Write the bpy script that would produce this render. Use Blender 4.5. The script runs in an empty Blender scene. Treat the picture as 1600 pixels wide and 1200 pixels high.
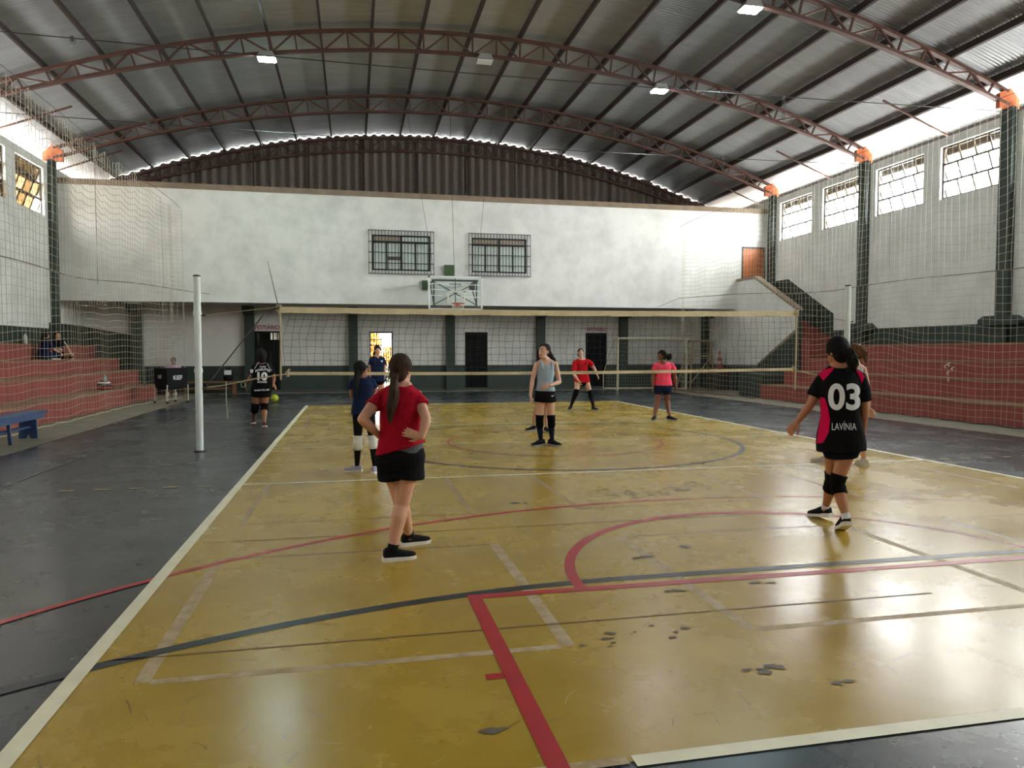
import bpy, bmesh, math, random
import numpy as np
from mathutils import Vector, Matrix
from mathutils.bvhtree import BVHTree
random.seed(7)
rng = np.random.default_rng(7)
SC = bpy.context.scene
COL = SC.collection

# ------------------------------------------------------------------ camera
F_PX, CXP, CYP, CAM_H = 1150.0, 800.0, 600.0, 1.55
RW = np.array([[0.9775710520, -0.0094219941, 0.2103950197],
               [-0.2106058807, -0.0435648455, 0.9765998501],
               [-0.0000356915, -0.9990061713, -0.0445720592]])   # world axes from camera axes (x right, y down, z forward)
CAMP = np.array([0.0, 0.0, CAM_H])
cam_data = bpy.data.cameras.new('camera'); cam = bpy.data.objects.new('camera', cam_data); COL.objects.link(cam)
cam_data.sensor_fit = 'HORIZONTAL'; cam_data.sensor_width = 36.0; cam_data.lens = 36.0 * F_PX / 1600.0
cam_data.clip_start = 0.05; cam_data.clip_end = 300
_m = Matrix(((RW[0, 0], -RW[0, 1], -RW[0, 2], 0), (RW[1, 0], -RW[1, 1], -RW[1, 2], 0), (RW[2, 0], -RW[2, 1], -RW[2, 2], CAM_H), (0, 0, 0, 1)))
cam.matrix_world = _m
SC.camera = cam

def at(u, v, axis, val):
    """point on the plane axis = val seen at photo pixel (u, v)"""
    d = RW @ np.array([u - CXP, v - CYP, F_PX])
    return CAMP + d * ((val - CAMP[axis]) / d[axis])
def fl(u, v, z=0.0):
    return at(u, v, 2, z)

# ------------------------------------------------------------------ sky, exposure
W = bpy.data.worlds.new('sky'); SC.world = W; W.use_nodes = True
_bg = W.node_tree.nodes['Background']
_bg.inputs[0].default_value = (0.96, 0.985, 1.0, 1); _bg.inputs[1].default_value = 5.0
W.cycles.sampling_method = 'NONE'
vs = SC.view_settings
vs.view_transform = 'Standard'; vs.look = 'None'; vs.gamma = 1.0; vs.use_curve_mapping = False
vs.exposure = 2.68
SC.cycles.max_bounces = 10; SC.cycles.diffuse_bounces = 6; SC.cycles.glossy_bounces = 3
SC.cycles.transparent_max_bounces = 16; SC.cycles.sample_clamp_indirect = 6.0
SC.cycles.caustics_reflective = False; SC.cycles.caustics_refractive = False
SC.cycles.use_denoising = True

# ------------------------------------------------------------------ hall dimensions (metres)
XL, XR, XC = -9.35, 16.05, 3.35          # inner faces of the side walls
YB, YF = 31.4, -5.6                      # gable ends
BAY = 5.28
PIL = [26.1 - BAY * k for k in range(7)]  # pillar lines
ZW = 7.45                                # side wall top
WZ0, WZ1 = 5.77, 7.21                    # side windows
YU, YL = 26.5, 28.9                      # upper storey front, lower wall
WIN_Y = []
for _p in PIL[1:]:
    WIN_Y += [(_p + 0.25, _p + 2.25), (_p + 2.87, _p + 4.85)]

def daylight(name, loc, aim, sx, sy, radiance, rgb=(0.95, 0.985, 1.0)):
    """soft daylight entering through an opening: area light outside it, sx across, sy up, facing aim"""
    l = bpy.data.lights.new(name, 'AREA'); l.shape = 'RECTANGLE'; l.size = sx; l.size_y = sy; l.energy = radiance * math.pi * sx * sy; l.color = rgb
    o = bpy.data.objects.new(name, l); COL.objects.link(o); o.location = loc
    o.rotation_euler = Vector(aim).to_track_quat('-Z', 'Y').to_euler()
L_WIN = 11.0                             # daylight of the windows, the same on both walls
def in_picture(pts):
    for p in pts:
        c = RW.T @ (np.array(p, float) - CAMP)
        if c[2] > 0.1 and 0 <= CXP + F_PX * c[0] / c[2] <= 1600 and 0 <= CYP + F_PX * c[1] / c[2] <= 1200: return True
    return False
for side, X, sg in (('right', XR, 1), ('left', XL, -1)):
    for (y0, y1) in WIN_Y:
        seen = in_picture([(X, y, z) for y in (y0, y1) for z in (WZ0, WZ1)])
        daylight('window_daylight' if seen else 'window_%s_offscreen' % side, (X + 0.45 * sg, (y0 + y1) / 2, (WZ0 + WZ1) / 2), (-sg, 0, 0), y1 - y0, WZ1 - WZ0, L_WIN)

# ------------------------------------------------------------------ materials
def lin(c):
    return tuple(((x / 255.0) / 12.92 if x / 255.0 <= 0.04045 else ((x / 255.0 + 0.055) / 1.055) ** 2.4) for x in c)
MATS = {}
def mat(name, rgb, rough=0.6, metal=0.0, var=0.0, scale=3.0, bump=0.0, bscale=20.0, stretch=(1, 1, 1), rgb2=None, thr=None, spec=0.5, detail=4.0):
    if name in MATS: return MATS[name]
    m = bpy.data.materials.new(name); m.use_nodes = True
    nt = m.node_tree; b = nt.nodes['Principled BSDF']
    c = lin(rgb)
    b.inputs['Base Color'].default_value = (*c, 1); b.inputs['Roughness'].default_value = rough; b.inputs['Metallic'].default_value = metal
    b.inputs['Specular IOR Level'].default_value = spec
    geo = None
    if var or bump or rgb2:
        geo = nt.nodes.new('ShaderNodeNewGeometry'); mp = nt.nodes.new('ShaderNodeMapping'); mp.inputs['Scale'].default_value = stretch
        nt.links.new(geo.outputs['Position'], mp.inputs[0])
    if var or rgb2:
        n = nt.nodes.new('ShaderNodeTexNoise'); n.inputs['Scale'].default_value = scale; n.inputs['Detail'].default_value = detail; n.inputs['Roughness'].default_value = 0.6
        nt.links.new(mp.outputs[0], n.inputs[0])
        r = nt.nodes.new('ShaderNodeValToRGB'); e = r.color_ramp.elements
        t0, t1 = thr if thr else (0.3, 0.7)
        e[0].position, e[1].position = t0, t1
        c2 = lin(rgb2) if rgb2 else tuple(min(1, x * (1 + var)) for x in c)
        c1 = c if rgb2 else tuple(x * (1 - var) for x in c)
        e[0].color = (*c1, 1); e[1].color = (*c2, 1)
        nt.links.new(n.outputs['Fac'], r.inputs[0]); nt.links.new(r.outputs[0], b.inputs['Base Color'])
    if bump:
        n2 = nt.nodes.new('ShaderNodeTexNoise'); n2.inputs['Scale'].default_value = bscale; n2.inputs['Detail'].default_value = 3
        nt.links.new(mp.outputs[0], n2.inputs[0])
        bp = nt.nodes.new('ShaderNodeBump'); bp.inputs['Strength'].default_value = bump; bp.inputs['Distance'].default_value = 0.02
        nt.links.new(n2.outputs['Fac'], bp.inputs['Height']); nt.links.new(bp.outputs[0], b.inputs['Normal'])
    MATS[name] = m
    return m
def emis(name, rgb, strength):
    if name in MATS: return MATS[name]
    m = bpy.data.materials.new(name); m.use_nodes = True; b = m.node_tree.nodes['Principled BSDF']
    b.inputs['Base Color'].default_value = (0.8, 0.8, 0.8, 1); b.inputs['Emission Color'].default_value = (*lin(rgb), 1); b.inputs['Emission Strength'].default_value = strength
    MATS[name] = m; return m
def pane_mat(name, c_lo, c_hi, t0, t1, gloss=0.05):
    """tinted glass: transmission colour drifts from c_lo to c_hi (linear) by noise"""
    m = bpy.data.materials.new(name); m.use_nodes = True; nt = m.node_tree; nt.nodes.remove(nt.nodes['Principled BSDF'])
    out = nt.nodes['Material Output']; tr = nt.nodes.new('ShaderNodeBsdfTransparent'); gl = nt.nodes.new('ShaderNodeBsdfGlossy'); gl.inputs['Roughness'].default_value = 0.15
    geo = nt.nodes.new('ShaderNodeNewGeometry'); n = nt.nodes.new('ShaderNodeTexNoise'); n.inputs['Scale'].default_value = 2.6; n.inputs['Detail'].default_value = 3
    r = nt.nodes.new('ShaderNodeValToRGB'); e = r.color_ramp.elements; e[0].position, e[1].position = t0, t1; e[0].color = (*c_lo, 1); e[1].color = (*c_hi, 1)
    nt.links.new(geo.outputs['Position'], n.inputs[0]); nt.links.new(n.outputs['Fac'], r.inputs[0]); nt.links.new(r.outputs[0], tr.inputs[0])
    m2 = nt.nodes.new('ShaderNodeMixShader'); m2.inputs[0].default_value = gloss
    nt.links.new(tr.outputs[0], m2.inputs[1]); nt.links.new(gl.outputs[0], m2.inputs[2]); nt.links.new(m2.outputs[0], out.inputs[0])
    MATS[name] = m; return m

def floor_mat(name, base, light, chip, chip_amt, rough):
    m = bpy.data.materials.new(name); m.use_nodes = True; nt = m.node_tree; b = nt.nodes['Principled BSDF']; L = nt.links.new
    def node(t, **k):
        n = nt.nodes.new(t)
        for a, v in k.items(): n.inputs[a].default_value = v
        return n
    geo = node('ShaderNodeNewGeometry')
    n1 = node('ShaderNodeTexNoise', Scale=0.9, Detail=6.0, Roughness=0.65); L(geo.outputs['Position'], n1.inputs[0])
    r1 = nt.nodes.new('ShaderNodeValToRGB'); e = r1.color_ramp.elements; e[0].position, e[1].position = 0.32, 0.72; e[0].color = (*lin(base), 1); e[1].color = (*lin(light), 1); L(n1.outputs['Fac'], r1.inputs[0])
    # chips of worn paint, gathered in a few areas
    n2 = node('ShaderNodeTexNoise', Scale=9.0, Detail=5.0, Roughness=0.7); L(geo.outputs['Position'], n2.inputs[0])
    n3 = node('ShaderNodeTexNoise', Scale=0.55, Detail=2.0); L(geo.outputs['Position'], n3.inputs[0])
    ad = nt.nodes.new('ShaderNodeMath'); ad.operation = 'MULTIPLY_ADD'; ad.inputs[1].default_value = 0.55; L(n3.outputs['Fac'], ad.inputs[0]); L(n2.outputs['Fac'], ad.inputs[2])
    cr = nt.nodes.new('ShaderNodeMapRange'); cr.inputs[1].default_value = chip_amt; cr.inputs[2].default_value = chip_amt + 0.02; L(ad.outputs[0], cr.inputs[0])
    mx = nt.nodes.new('ShaderNodeMix'); mx.data_type = 'RGBA'; L(cr.outputs[0], mx.inputs[0]); L(r1.outputs[0], mx.inputs[6]); mx.inputs[7].default_value = (*lin(chip), 1)
    prev = mx
    L(prev.outputs[2], b.inputs['Base Color']); b.inputs['Specular IOR Level'].default_value = 0.36
    rr = nt.nodes.new('ShaderNodeMapRange'); rr.inputs[1].default_value = 0.3; rr.inputs[2].default_value = 0.7; rr.inputs[3].default_value = rough - 0.04; rr.inputs[4].default_value = rough + 0.09; L(n1.outputs['Fac'], rr.inputs[0]); L(rr.outputs[0], b.inputs['Roughness'])
    nb = node('ShaderNodeTexNoise', Scale=9.0, Detail=4.0); L(geo.outputs['Position'], nb.inputs[0])
    bp = nt.nodes.new('ShaderNodeBump'); bp.inputs['Strength'].default_value = 0.045; bp.inputs['Distance'].default_value = 0.02; L(nb.outputs['Fac'], bp.inputs['Height']); L(bp.outputs[0], b.inputs['Normal'])
    MATS[name] = m; return m

M_YEL = floor_mat('yellow_court_paint', (156, 127, 38), (182, 154, 62), (104, 90, 62), 1.04, 0.24)
M_DARK = floor_mat('dark_grey_court_paint', (44, 50, 54), (58, 64, 67), (84, 84, 80), 1.08, 0.24)
M_CONC = mat('dusty_concrete', (128, 120, 104), 0.8, var=0.22, scale=2.5, bump=0.15)
M_WHITE = mat('stained_white_wall_paint', (204, 206, 202), 0.85, rgb2=(228, 229, 225), scale=1.3, thr=(0.28, 0.6), bump=0.12, bscale=40, detail=8)
M_WHITE2 = mat('repainted_white_patch', (226, 229, 226), 0.85, var=0.03, scale=3)
M_GREEN = mat('dark_green_wall_paint', (46, 60, 54), 0.55, var=0.18, scale=2.0, bump=0.1)
M_COPING = mat('dusty_brown_coping', (136, 120, 102), 0.9, var=0.2, scale=3)
M_RUST = mat('rust_brown_steel_paint', (74, 46, 37), 0.55, var=0.2, scale=5)
M_PURL = mat('dark_brown_purlin_paint', (46, 33, 28), 0.6, var=0.2, scale=4)
M_ORANGE = mat('orange_rust_bounce_plate', (190, 104, 62), 0.6, var=0.15, scale=6)  # rust orange with warm bounce light put into the colour
M_SHEET = mat('galvanised_roof_sheet', (166, 169, 170), 0.33, metal=0.5, var=0.10, scale=1.5, stretch=(0.5, 3, 0.5))
M_CLAD = mat('fibre_cement_cladding', (122, 114, 106), 0.9, var=0.22, scale=14, bump=0.3, bscale=60)
M_RED = mat('faded_red_step_paint', (148, 74, 66), 0.75, var=0.13, scale=2.2, bump=0.1)
M_TREAD = mat('worn_brown_tread', (142, 104, 80), 0.8, var=0.2, scale=3)
M_STEEL = mat('thin_steel_cable', (60, 58, 56), 0.5, metal=0.3)
M_LW = mat('white_line_paint', (226, 222, 192), 0.45, var=0.08, scale=5, rgb2=None)
M_LR = mat('red_line_paint', (168, 28, 36), 0.4, var=0.12, scale=4)
M_LRF = mat('faded_red_line_paint', (150, 62, 40), 0.4, var=0.2, scale=5)
M_LB = mat('black_line_paint', (36, 38, 40), 0.4, var=0.18, scale=4)
M_TAPE = mat('old_tape_residue', (160, 138, 96), 0.6, rgb2=(184, 166, 132), scale=10, thr=(0.4, 0.6))
M_TAPEF = mat('faint_tape_residue', (132, 102, 40), 0.4, rgb2=(138, 118, 84), scale=8, thr=(0.4, 0.6))

# ------------------------------------------------------------------ mesh helpers
def wloc(o):
    v = Vector((0, 0, 0))
    while o is not None:
        v += o.location; o = o.parent
    return v
def link_mesh(name, me, material, parent=None):
    o = bpy.data.objects.new(name, me); COL.objects.link(o)
    if material is not None and not me.materials: me.materials.append(material)
    if parent is not None: o.parent = parent
    return o
class MB:
    def __init__(s): s.v = []; s.f = []
    def add(s, vs, fs):
        n = len(s.v); s.v += [tuple(p) for p in vs]; s.f += [tuple(i + n for i in f) for f in fs]; return s
    def box(s, x0, x1, y0, y1, z0, z1):
        return s.add([(x0, y0, z0), (x1, y0, z0), (x1, y1, z0), (x0, y1, z0), (x0, y0, z1), (x1, y0, z1), (x1, y1, z1), (x0, y1, z1)],
                     [(0, 3, 2, 1), (4, 5, 6, 7), (0, 1, 5, 4), (1, 2, 6, 5), (2, 3, 7, 6), (3, 0, 4, 7)])
    def bar(s, p, q, w, h=None, up=(0, 0, 1)):
        """rectangular bar from p to q, w across, h along up"""
        p, q = Vector(p), Vector(q); h = h or w; d = (q - p).normalized(); up = Vector(up)
        if abs(d.dot(up)) > 0.95: up = Vector((1, 0, 0)) if abs(d.x) < 0.9 else Vector((0, 1, 0))
        a = d.cross(up).normalized() * (w / 2); b = a.cross(d).normalized() * (h / 2)
        return s.add([p - a - b, p + a - b, p + a + b, p - a + b, q - a - b, q + a - b, q + a + b, q - a + b],
                     [(0, 3, 2, 1), (4, 5, 6, 7), (0, 1, 5, 4), (1, 2, 6, 5), (2, 3, 7, 6), (3, 0, 4, 7)])
    def tube(s, pts, r, n=8, caps=True):
        pts = [Vector(p) for p in pts]; k = len(pts); rr = r if hasattr(r, '__len__') else [r] * k
        base = len(s.v); prev = None
        for i, p in enumerate(pts):
            d = (pts[min(i + 1, k - 1)] - pts[max(i - 1, 0)])
            d = d.normalized() if d.length > 1e-9 else Vector((0, 0, 1))
            if prev is None:
                a = d.cross(Vector((0, 0, 1)))
                if a.length < 0.05: a = d.cross(Vector((1, 0, 0)))
            else: a = prev - d * prev.dot(d)
            a.normalize(); prev = a; b = d.cross(a)
            for j in range(n):
                t = 2 * math.pi * j / n
                s.v.append(tuple(p + (a * math.cos(t) + b * math.sin(t)) * rr[i]))
        for i in range(k - 1):
            for j in range(n):
                j2 = (j + 1) % n; A = base + i * n; B = A + n
                s.f.append((A + j, A + j2, B + j2, B + j))
        if caps and n > 2:
            s.f.append(tuple(base + j for j in reversed(range(n)))); s.f.append(tuple(base + (k - 1) * n + j for j in range(n)))
        return s
    def lathe(s, prof, c=(0, 0, 0), n=20):
        """profile of (radius, z) turned about the z axis through c"""
        base = len(s.v)
        for r, z in prof:
            for j in range(n):
                t = 2 * math.pi * j / n; s.v.append((c[0] + r * math.cos(t), c[1] + r * math.sin(t), c[2] + z))
        for i in range(len(prof) - 1):
            for j in range(n):
                j2 = (j + 1) % n; A = base + i * n; B = A + n; s.f.append((A + j, A + j2, B + j2, B + j))
        s.f.append(tuple(base + j for j in reversed(range(n)))); s.f.append(tuple(base + (len(prof) - 1) * n + j for j in range(n)))
        return s
    def prism(s, poly, axis, a0, a1):
        """2-D polygon in the two other axes, extruded from a0 to a1 along axis"""
        def P(p, a): return {0: (a, p[0], p[1]), 1: (p[0], a, p[1]), 2: (p[0], p[1], a)}[axis]
        n = len(poly); vs_ = [P(p, a0) for p in poly] + [P(p, a1) for p in poly]
        return s.add(vs_, [tuple(reversed(range(n))), tuple(range(n, 2 * n))] + [(i, (i + 1) % n, n + (i + 1) % n, n + i) for i in range(n)])
    def strip(s, pts, w, z):
        """flat painted band along floor points, closed slab 2 mm thick"""
        P = [np.array(p[:2], float) for p in pts]; k = len(P); base = len(s.v); L_, R_ = [], []
        for i in range(k):
            d = P[min(i + 1, k - 1)] - P[max(i - 1, 0)]; d = d / np.linalg.norm(d); nrm = np.array([-d[1], d[0]]) * w / 2
            L_.append(P[i] + nrm); R_.append(P[i] - nrm)
        for i in range(k):
            s.v += [(*L_[i], z), (*R_[i], z)]
        for i in range(k - 1):
            a = base + 2 * i; s.f.append((a, a + 1, a + 3, a + 2))
        return s
    def mesh(s, name, off=(0, 0, 0), smooth=False):
        me = bpy.data.meshes.new(name); o = Vector(off)
        me.from_pydata([tuple(Vector(p) - o) for p in s.v], [], s.f); me.update()
        bm = bmesh.new(); bm.from_mesh(me); bmesh.ops.recalc_face_normals(bm, faces=bm.faces); bm.to_mesh(me); bm.free()
        if smooth:
            for p in me.polygons: p.use_smooth = True
        return me
    def build(s, name, material, parent=None, smooth=False):
        me = s.mesh(name, wloc(parent) if parent is not None else (0, 0, 0), smooth)
        return link_mesh(name, me, material, parent)
def thing(name, label, cat, loc=(0, 0, 0), group=None):
    o = bpy.data.objects.new(name, None); COL.objects.link(o); o.location = loc; o.empty_display_size = 0.1
    o['label'] = label; o['category'] = cat
    if group: o['group'] = group
    return o
def tag(o, label, cat, group=None):
    o['label'] = label; o['category'] = cat
    if group: o['group'] = group
    return o
def struct(o, label=None):
    o['kind'] = 'structure'
    if label: o['label'] = label
    return o
def recenter(o):
    """origin of a one-mesh thing at its base"""
    me = o.data; co = np.empty(len(me.vertices) * 3); me.vertices.foreach_get('co', co); co = co.reshape(-1, 3)
    c = (co.min(0) + co.max(0)) / 2; c[2] = co[:, 2].min(); co -= c; me.vertices.foreach_set('co', co.ravel()); me.update()
    o.location = Vector(o.location) + Vector(c); return o
def holed_wall(axis, a0, a1, u0, u1, z0, z1, holes):
    """slab wall with rectangular openings; axis = thickness axis (0: x, 1: y)"""
    us = sorted({u0, u1, *[h[0] for h in holes], *[h[1] for h in holes]}); zs = sorted({z0, z1, *[h[2] for h in holes], *[h[3] for h in holes]})
    m = MB(); nu, nz = len(us) - 1, len(zs) - 1
    def solid(i, j):
        if i < 0 or j < 0 or i >= nu or j >= nz: return False
        cu, cz = (us[i] + us[i + 1]) / 2, (zs[j] + zs[j + 1]) / 2
        return not any(h[0] < cu < h[1] and h[2] < cz < h[3] for h in holes)
    def P(a, u, z): return (a, u, z) if axis == 0 else (u, a, z)
    for i in range(nu):
        for j in range(nz):
            if not solid(i, j): continue
            A, B, C, D = (us[i], zs[j]), (us[i + 1], zs[j]), (us[i + 1], zs[j + 1]), (us[i], zs[j + 1])
            for a in (a0, a1): m.add([P(a, *p) for p in (A, B, C, D)], [(0, 1, 2, 3)])
            for (p, q, di, dj) in ((A, B, 0, -1), (B, C, 1, 0), (C, D, 0, 1), (D, A, -1, 0)):
                if not solid(i + di, j + dj): m.add([P(a0, *p), P(a0, *q), P(a1, *q), P(a1, *p)], [(0, 1, 2, 3)])
    return m

# ================================================================== THE HALL
# ---- floor
CX0, CX1, CY0, CY1 = -1.30, 7.92, 2.55, 21.60      # yellow court
SX0, SX1 = -5.05, 11.75                            # dark playing floor between the concrete strips
floor = struct(MB().box(XL - 0.2, XR + 0.2, YF - 0.2, YB, -0.2, 0.0).build('floor', M_CONC), 'painted sports hall floor with worn court lines')
def fpart(name, m, material): return m.build(name, material, floor)
fpart('dark_paint_field', MB().box(SX0, SX1, YF, 28.0, 0.0, 0.003), M_DARK)
fpart('yellow_paint_field', MB().box(CX0, CX1, CY0, CY1, 0.003, 0.006), M_YEL)
for _x in (SX0 - 0.01, SX1 + 0.01):
    fpart('edge_joint', MB().box(_x - 0.02, _x + 0.02, YF, 28.0, 0.0, 0.004), mat('dark_joint', (40, 36, 34), 0.8))
Z0 = 0.0065
def line(pts, w, material, z=Z0, name='court_line'):
    return fpart(name, MB().strip(pts, w, z), material)
def arc(c, r, a0, a1, n=48): return [(c[0] + r * math.cos(a0 + (a1 - a0) * i / n), c[1] + r * math.sin(a0 + (a1 - a0) * i / n)) for i in range(n + 1)]
ZT = Z0
# old tape squares (2.05 m) first, paint lines over them
for row, (ya, yb, mt) in enumerate(((3.65, 5.73, M_TAPE), (6.86, 8.88, mat('thin_tape_residue', (148, 124, 72), 0.5, rgb2=(166, 146, 106), scale=10, thr=(0.4, 0.6))), (15.35, 17.3, M_TAPEF), (18.4, 20.5, M_TAPEF))):
    for ci, (xa, xb) in enumerate(((-0.98, 1.09), (2.15, 4.22), (5.28, 7.34))):
        mm = mt if ci < 2 or row else M_TAPEF
        ZT += 0.0001
        w = 0.075 if row == 0 and ci < 2 else 0.06
        line([(xa, ya), (xa, yb)], w, mm, ZT, 'tape_mark'); line([(xb, ya), (xb, yb)], w, mm, ZT, 'tape_mark')
        faint = M_TAPEF if not (row == 0 and ci == 0) else mm
        line([(xa + 0.04, ya), (xb - 0.04, ya)], 0.055 if row == 0 else 0.025, faint if row else mm, ZT + 0.00006, 'tape_mark'); line([(xa + 0.04, yb), (xb - 0.04, yb)], 0.03, M_TAPEF, ZT + 0.00006, 'tape_mark')
ZT += 0.0002
# white volleyball lines
line([(CX0, CY0 - 0.04), (CX0, CY1)], 0.085, M_LW, ZT + 0.0012); line([(CX1, CY0 - 0.04), (CX1, CY1)], 0.075, M_LW, ZT + 0.0012)
line([(CX0, CY1), (CX1, CY1)], 0.05, M_LW, ZT)
line([(1.02, CY0), (CX1, CY0)], 0.075, M_LW, ZT)
line([(CX0, CY0 + 0.01), (1.0, CY0 + 0.01)], 0.05, M_TAPE, ZT, 'worn_court_line')
for y, w in ((8.93, 0.06), (12.16, 0.045), (15.28, 0.05)): line([(CX0 + 0.04, y), (CX1, y)], w, M_LW, ZT)
for k in range(5): line([(-3.2 + k * 0.36, 8.93), (-3.03 + k * 0.36, 8.93)], 0.05, M_TAPE, ZT, 'dash_line')
for k in range(3): line([(-2.3 + k * 0.36, 15.28), (-2.13 + k * 0.36, 15.28)], 0.05, M_TAPE, ZT, 'dash_line')
for k in range(5): line([(8.15 + k * 0.36, 8.93), (8.32 + k * 0.36, 8.93)], 0.05, M_TAPE, ZT, 'dash_line')
ZT += 0.0002
# thin old lines
for y in (3.95, 6.25, 10.5, 14.0, 17.0, 19.6): line([(CX0 + 0.1, y), (3.6, y + 0.02)], 0.014, mat('thin_scuffed_line', (110, 84, 40), 0.5), ZT, 'scuffed_line')
# faint lines on the dark floor
for x in (-3.9, 9.9, 10.9): line([(x, 6), (x, 25)], 0.03, mat('faint_line_paint', (104, 106, 102), 0.5, rgb2=(66, 70, 72), scale=1.2, thr=(0.45, 0.6)), ZT, 'faint_line')
# black goal-area arc
line([(1.9 + 6.7 * math.sin(a), -2.03 + 6.7 * math.cos(a)) for a in np.linspace(-0.78, 0, 30)] + [(4.8 + 6.7 * math.sin(a), -2.03 + 6.7 * math.cos(a)) for a in np.linspace(0, 0.78, 30)], 0.085, M_LB, ZT)
line(arc((3.38, 12.1), 3.05, 0, 2 * math.pi, 80), 0.075, M_LB, ZT)
line([(-0.2 + 0 * a, 0) for a in ()] or [(1.9 + 6.7 * math.sin(a), 26.3 - 6.7 * math.cos(a)) for a in np.linspace(-0.7, 0, 20)] + [(4.8 + 6.7 * math.sin(a), 26.3 - 6.7 * math.cos(a)) for a in np.linspace(0, 0.7, 20)], 0.07, M_LB, ZT)
ZT += 0.0002
# red basketball lines
line([(3.2 + 6.72 * math.sin(a), 0.36 + 6.72 * math.cos(a)) for a in np.linspace(-1.25, 0.02, 44)], 0.055, M_LR, ZT)
line([(3.2 + 6.72 * math.sin(a), 0.36 + 6.72 * math.cos(a)) for a in np.linspace(0.02, 1.25, 44)], 0.035, M_LRF, ZT, 'faded_court_line')
line([(0.69, 4.51), (5.94, 4.51)], 0.075, M_LR, ZT + 0.0001); line([(0.73, 4.54), (0.73, 1.0)], 0.085, M_LR, ZT); line([(5.9, 4.54), (5.9, 1.0)], 0.085, M_LR, ZT)
line([(0.60, 3.37), (0.685, 3.37)], 0.06, M_LR, ZT)
line(arc((3.3, 4.53), 1.86, math.pi, 0.9, 40), 0.075, M_LR, ZT + 0.0002); line(arc((3.3, 4.53), 1.86, 0.9, 0, 24), 0.05, M_LRF, ZT, 'faded_court_line')
line(arc((3.36, 12.15), 1.82, 0, 2 * math.pi, 64), 0.05, M_LRF, ZT, 'faded_court_line')
line(arc((3.3, 19.6), 1.86, -math.pi, 0, 40), 0.05, M_LRF, ZT, 'faded_court_line')
line([(0.72, 19.62), (5.92, 19.62)], 0.06, M_LRF, ZT, 'faded_court_line')
# patches where the paint has flaked away
M_FLAKE = mat('bare_grey_flake', (92, 82, 66), 0.6, var=0.2, scale=12)
ZT += 0.0002
def flake(c, r, n, seed):
    g = random.Random(seed); m = MB()
    for q in range(n):
        cx, cy = c[0] + g.gauss(0, r), c[1] + g.gauss(0, r * 0.45); s_ = g.uniform(0.008, 0.034); k = 9
        m.add([(cx + s_ * g.uniform(0.4, 1.3) * 1.5 * math.cos(t), cy + s_ * g.uniform(0.3, 1.1) * math.sin(t), ZT + 0.0004 + 0.00004 * q) for t in np.linspace(0, 2 * math.pi, k, endpoint=False)], [tuple(range(k))])
    fpart('flaked_patch', m, M_FLAKE)
def scuffs(n, x0, x1, y0, y1, material, seed, name):
    g = random.Random(seed); m = MB()
    for _ in range(n):
        x, y, a, l, k, w = g.uniform(x0, x1), g.uniform(y0, y1), g.uniform(0, 6.28), g.uniform(0.03, 0.15), g.uniform(-5, 5), g.uniform(0.002, 0.0055); pts = []
        for i in range(5): pts.append((x, y)); x += l / 4 * math.cos(a); y += l / 4 * math.sin(a); a += k * l / 4
        m.strip(pts, w, 0.00605 + 0.0000006 * _)
    fpart(name, m, material)['kind'] = 'stuff'
scuffs(520, CX0 + 0.1, CX1 - 0.1, CY0 + 0.1, 9.0, mat('rubber_scuff', (122, 97, 32), 0.35), 11, 'shoe_scuffs'); scuffs(260, CX0 + 0.1, CX1 - 0.1, 2.6, 9.0, mat('pale_scratch', (172, 142, 66), 0.35), 12, 'pale_scratches')
scuffs(140, SX0 + 0.2, CX0 - 0.2, 3.0, 14.0, mat('pale_grey_scratch', (80, 84, 84), 0.35), 13, 'pale_scratches'); scuffs(200, CX1 + 0.2, SX1 - 0.2, 5.0, 16.0, mat('pale_grey_scratch', (80, 84, 84), 0.35), 14, 'pale_scratches')
for (u, v, r, n) in ((1205, 1047, 0.05, 9), (1000, 770, 0.38, 42), (1000, 872, 0.06, 7), (1190, 912, 0.05, 3), (1065, 855, 0.05, 3), (768, 1145, 0.02, 3), (1058, 925, 0.06, 4), (815, 787, 0.04, 4), (1040, 985, 0.12, 6), (1100, 760, 0.25, 14), (1320, 1070, 0.04, 2), (950, 1000, 0.1, 5)):
    p = fl(u, v); flake((p[0], p[1]), r, n, u)

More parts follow.
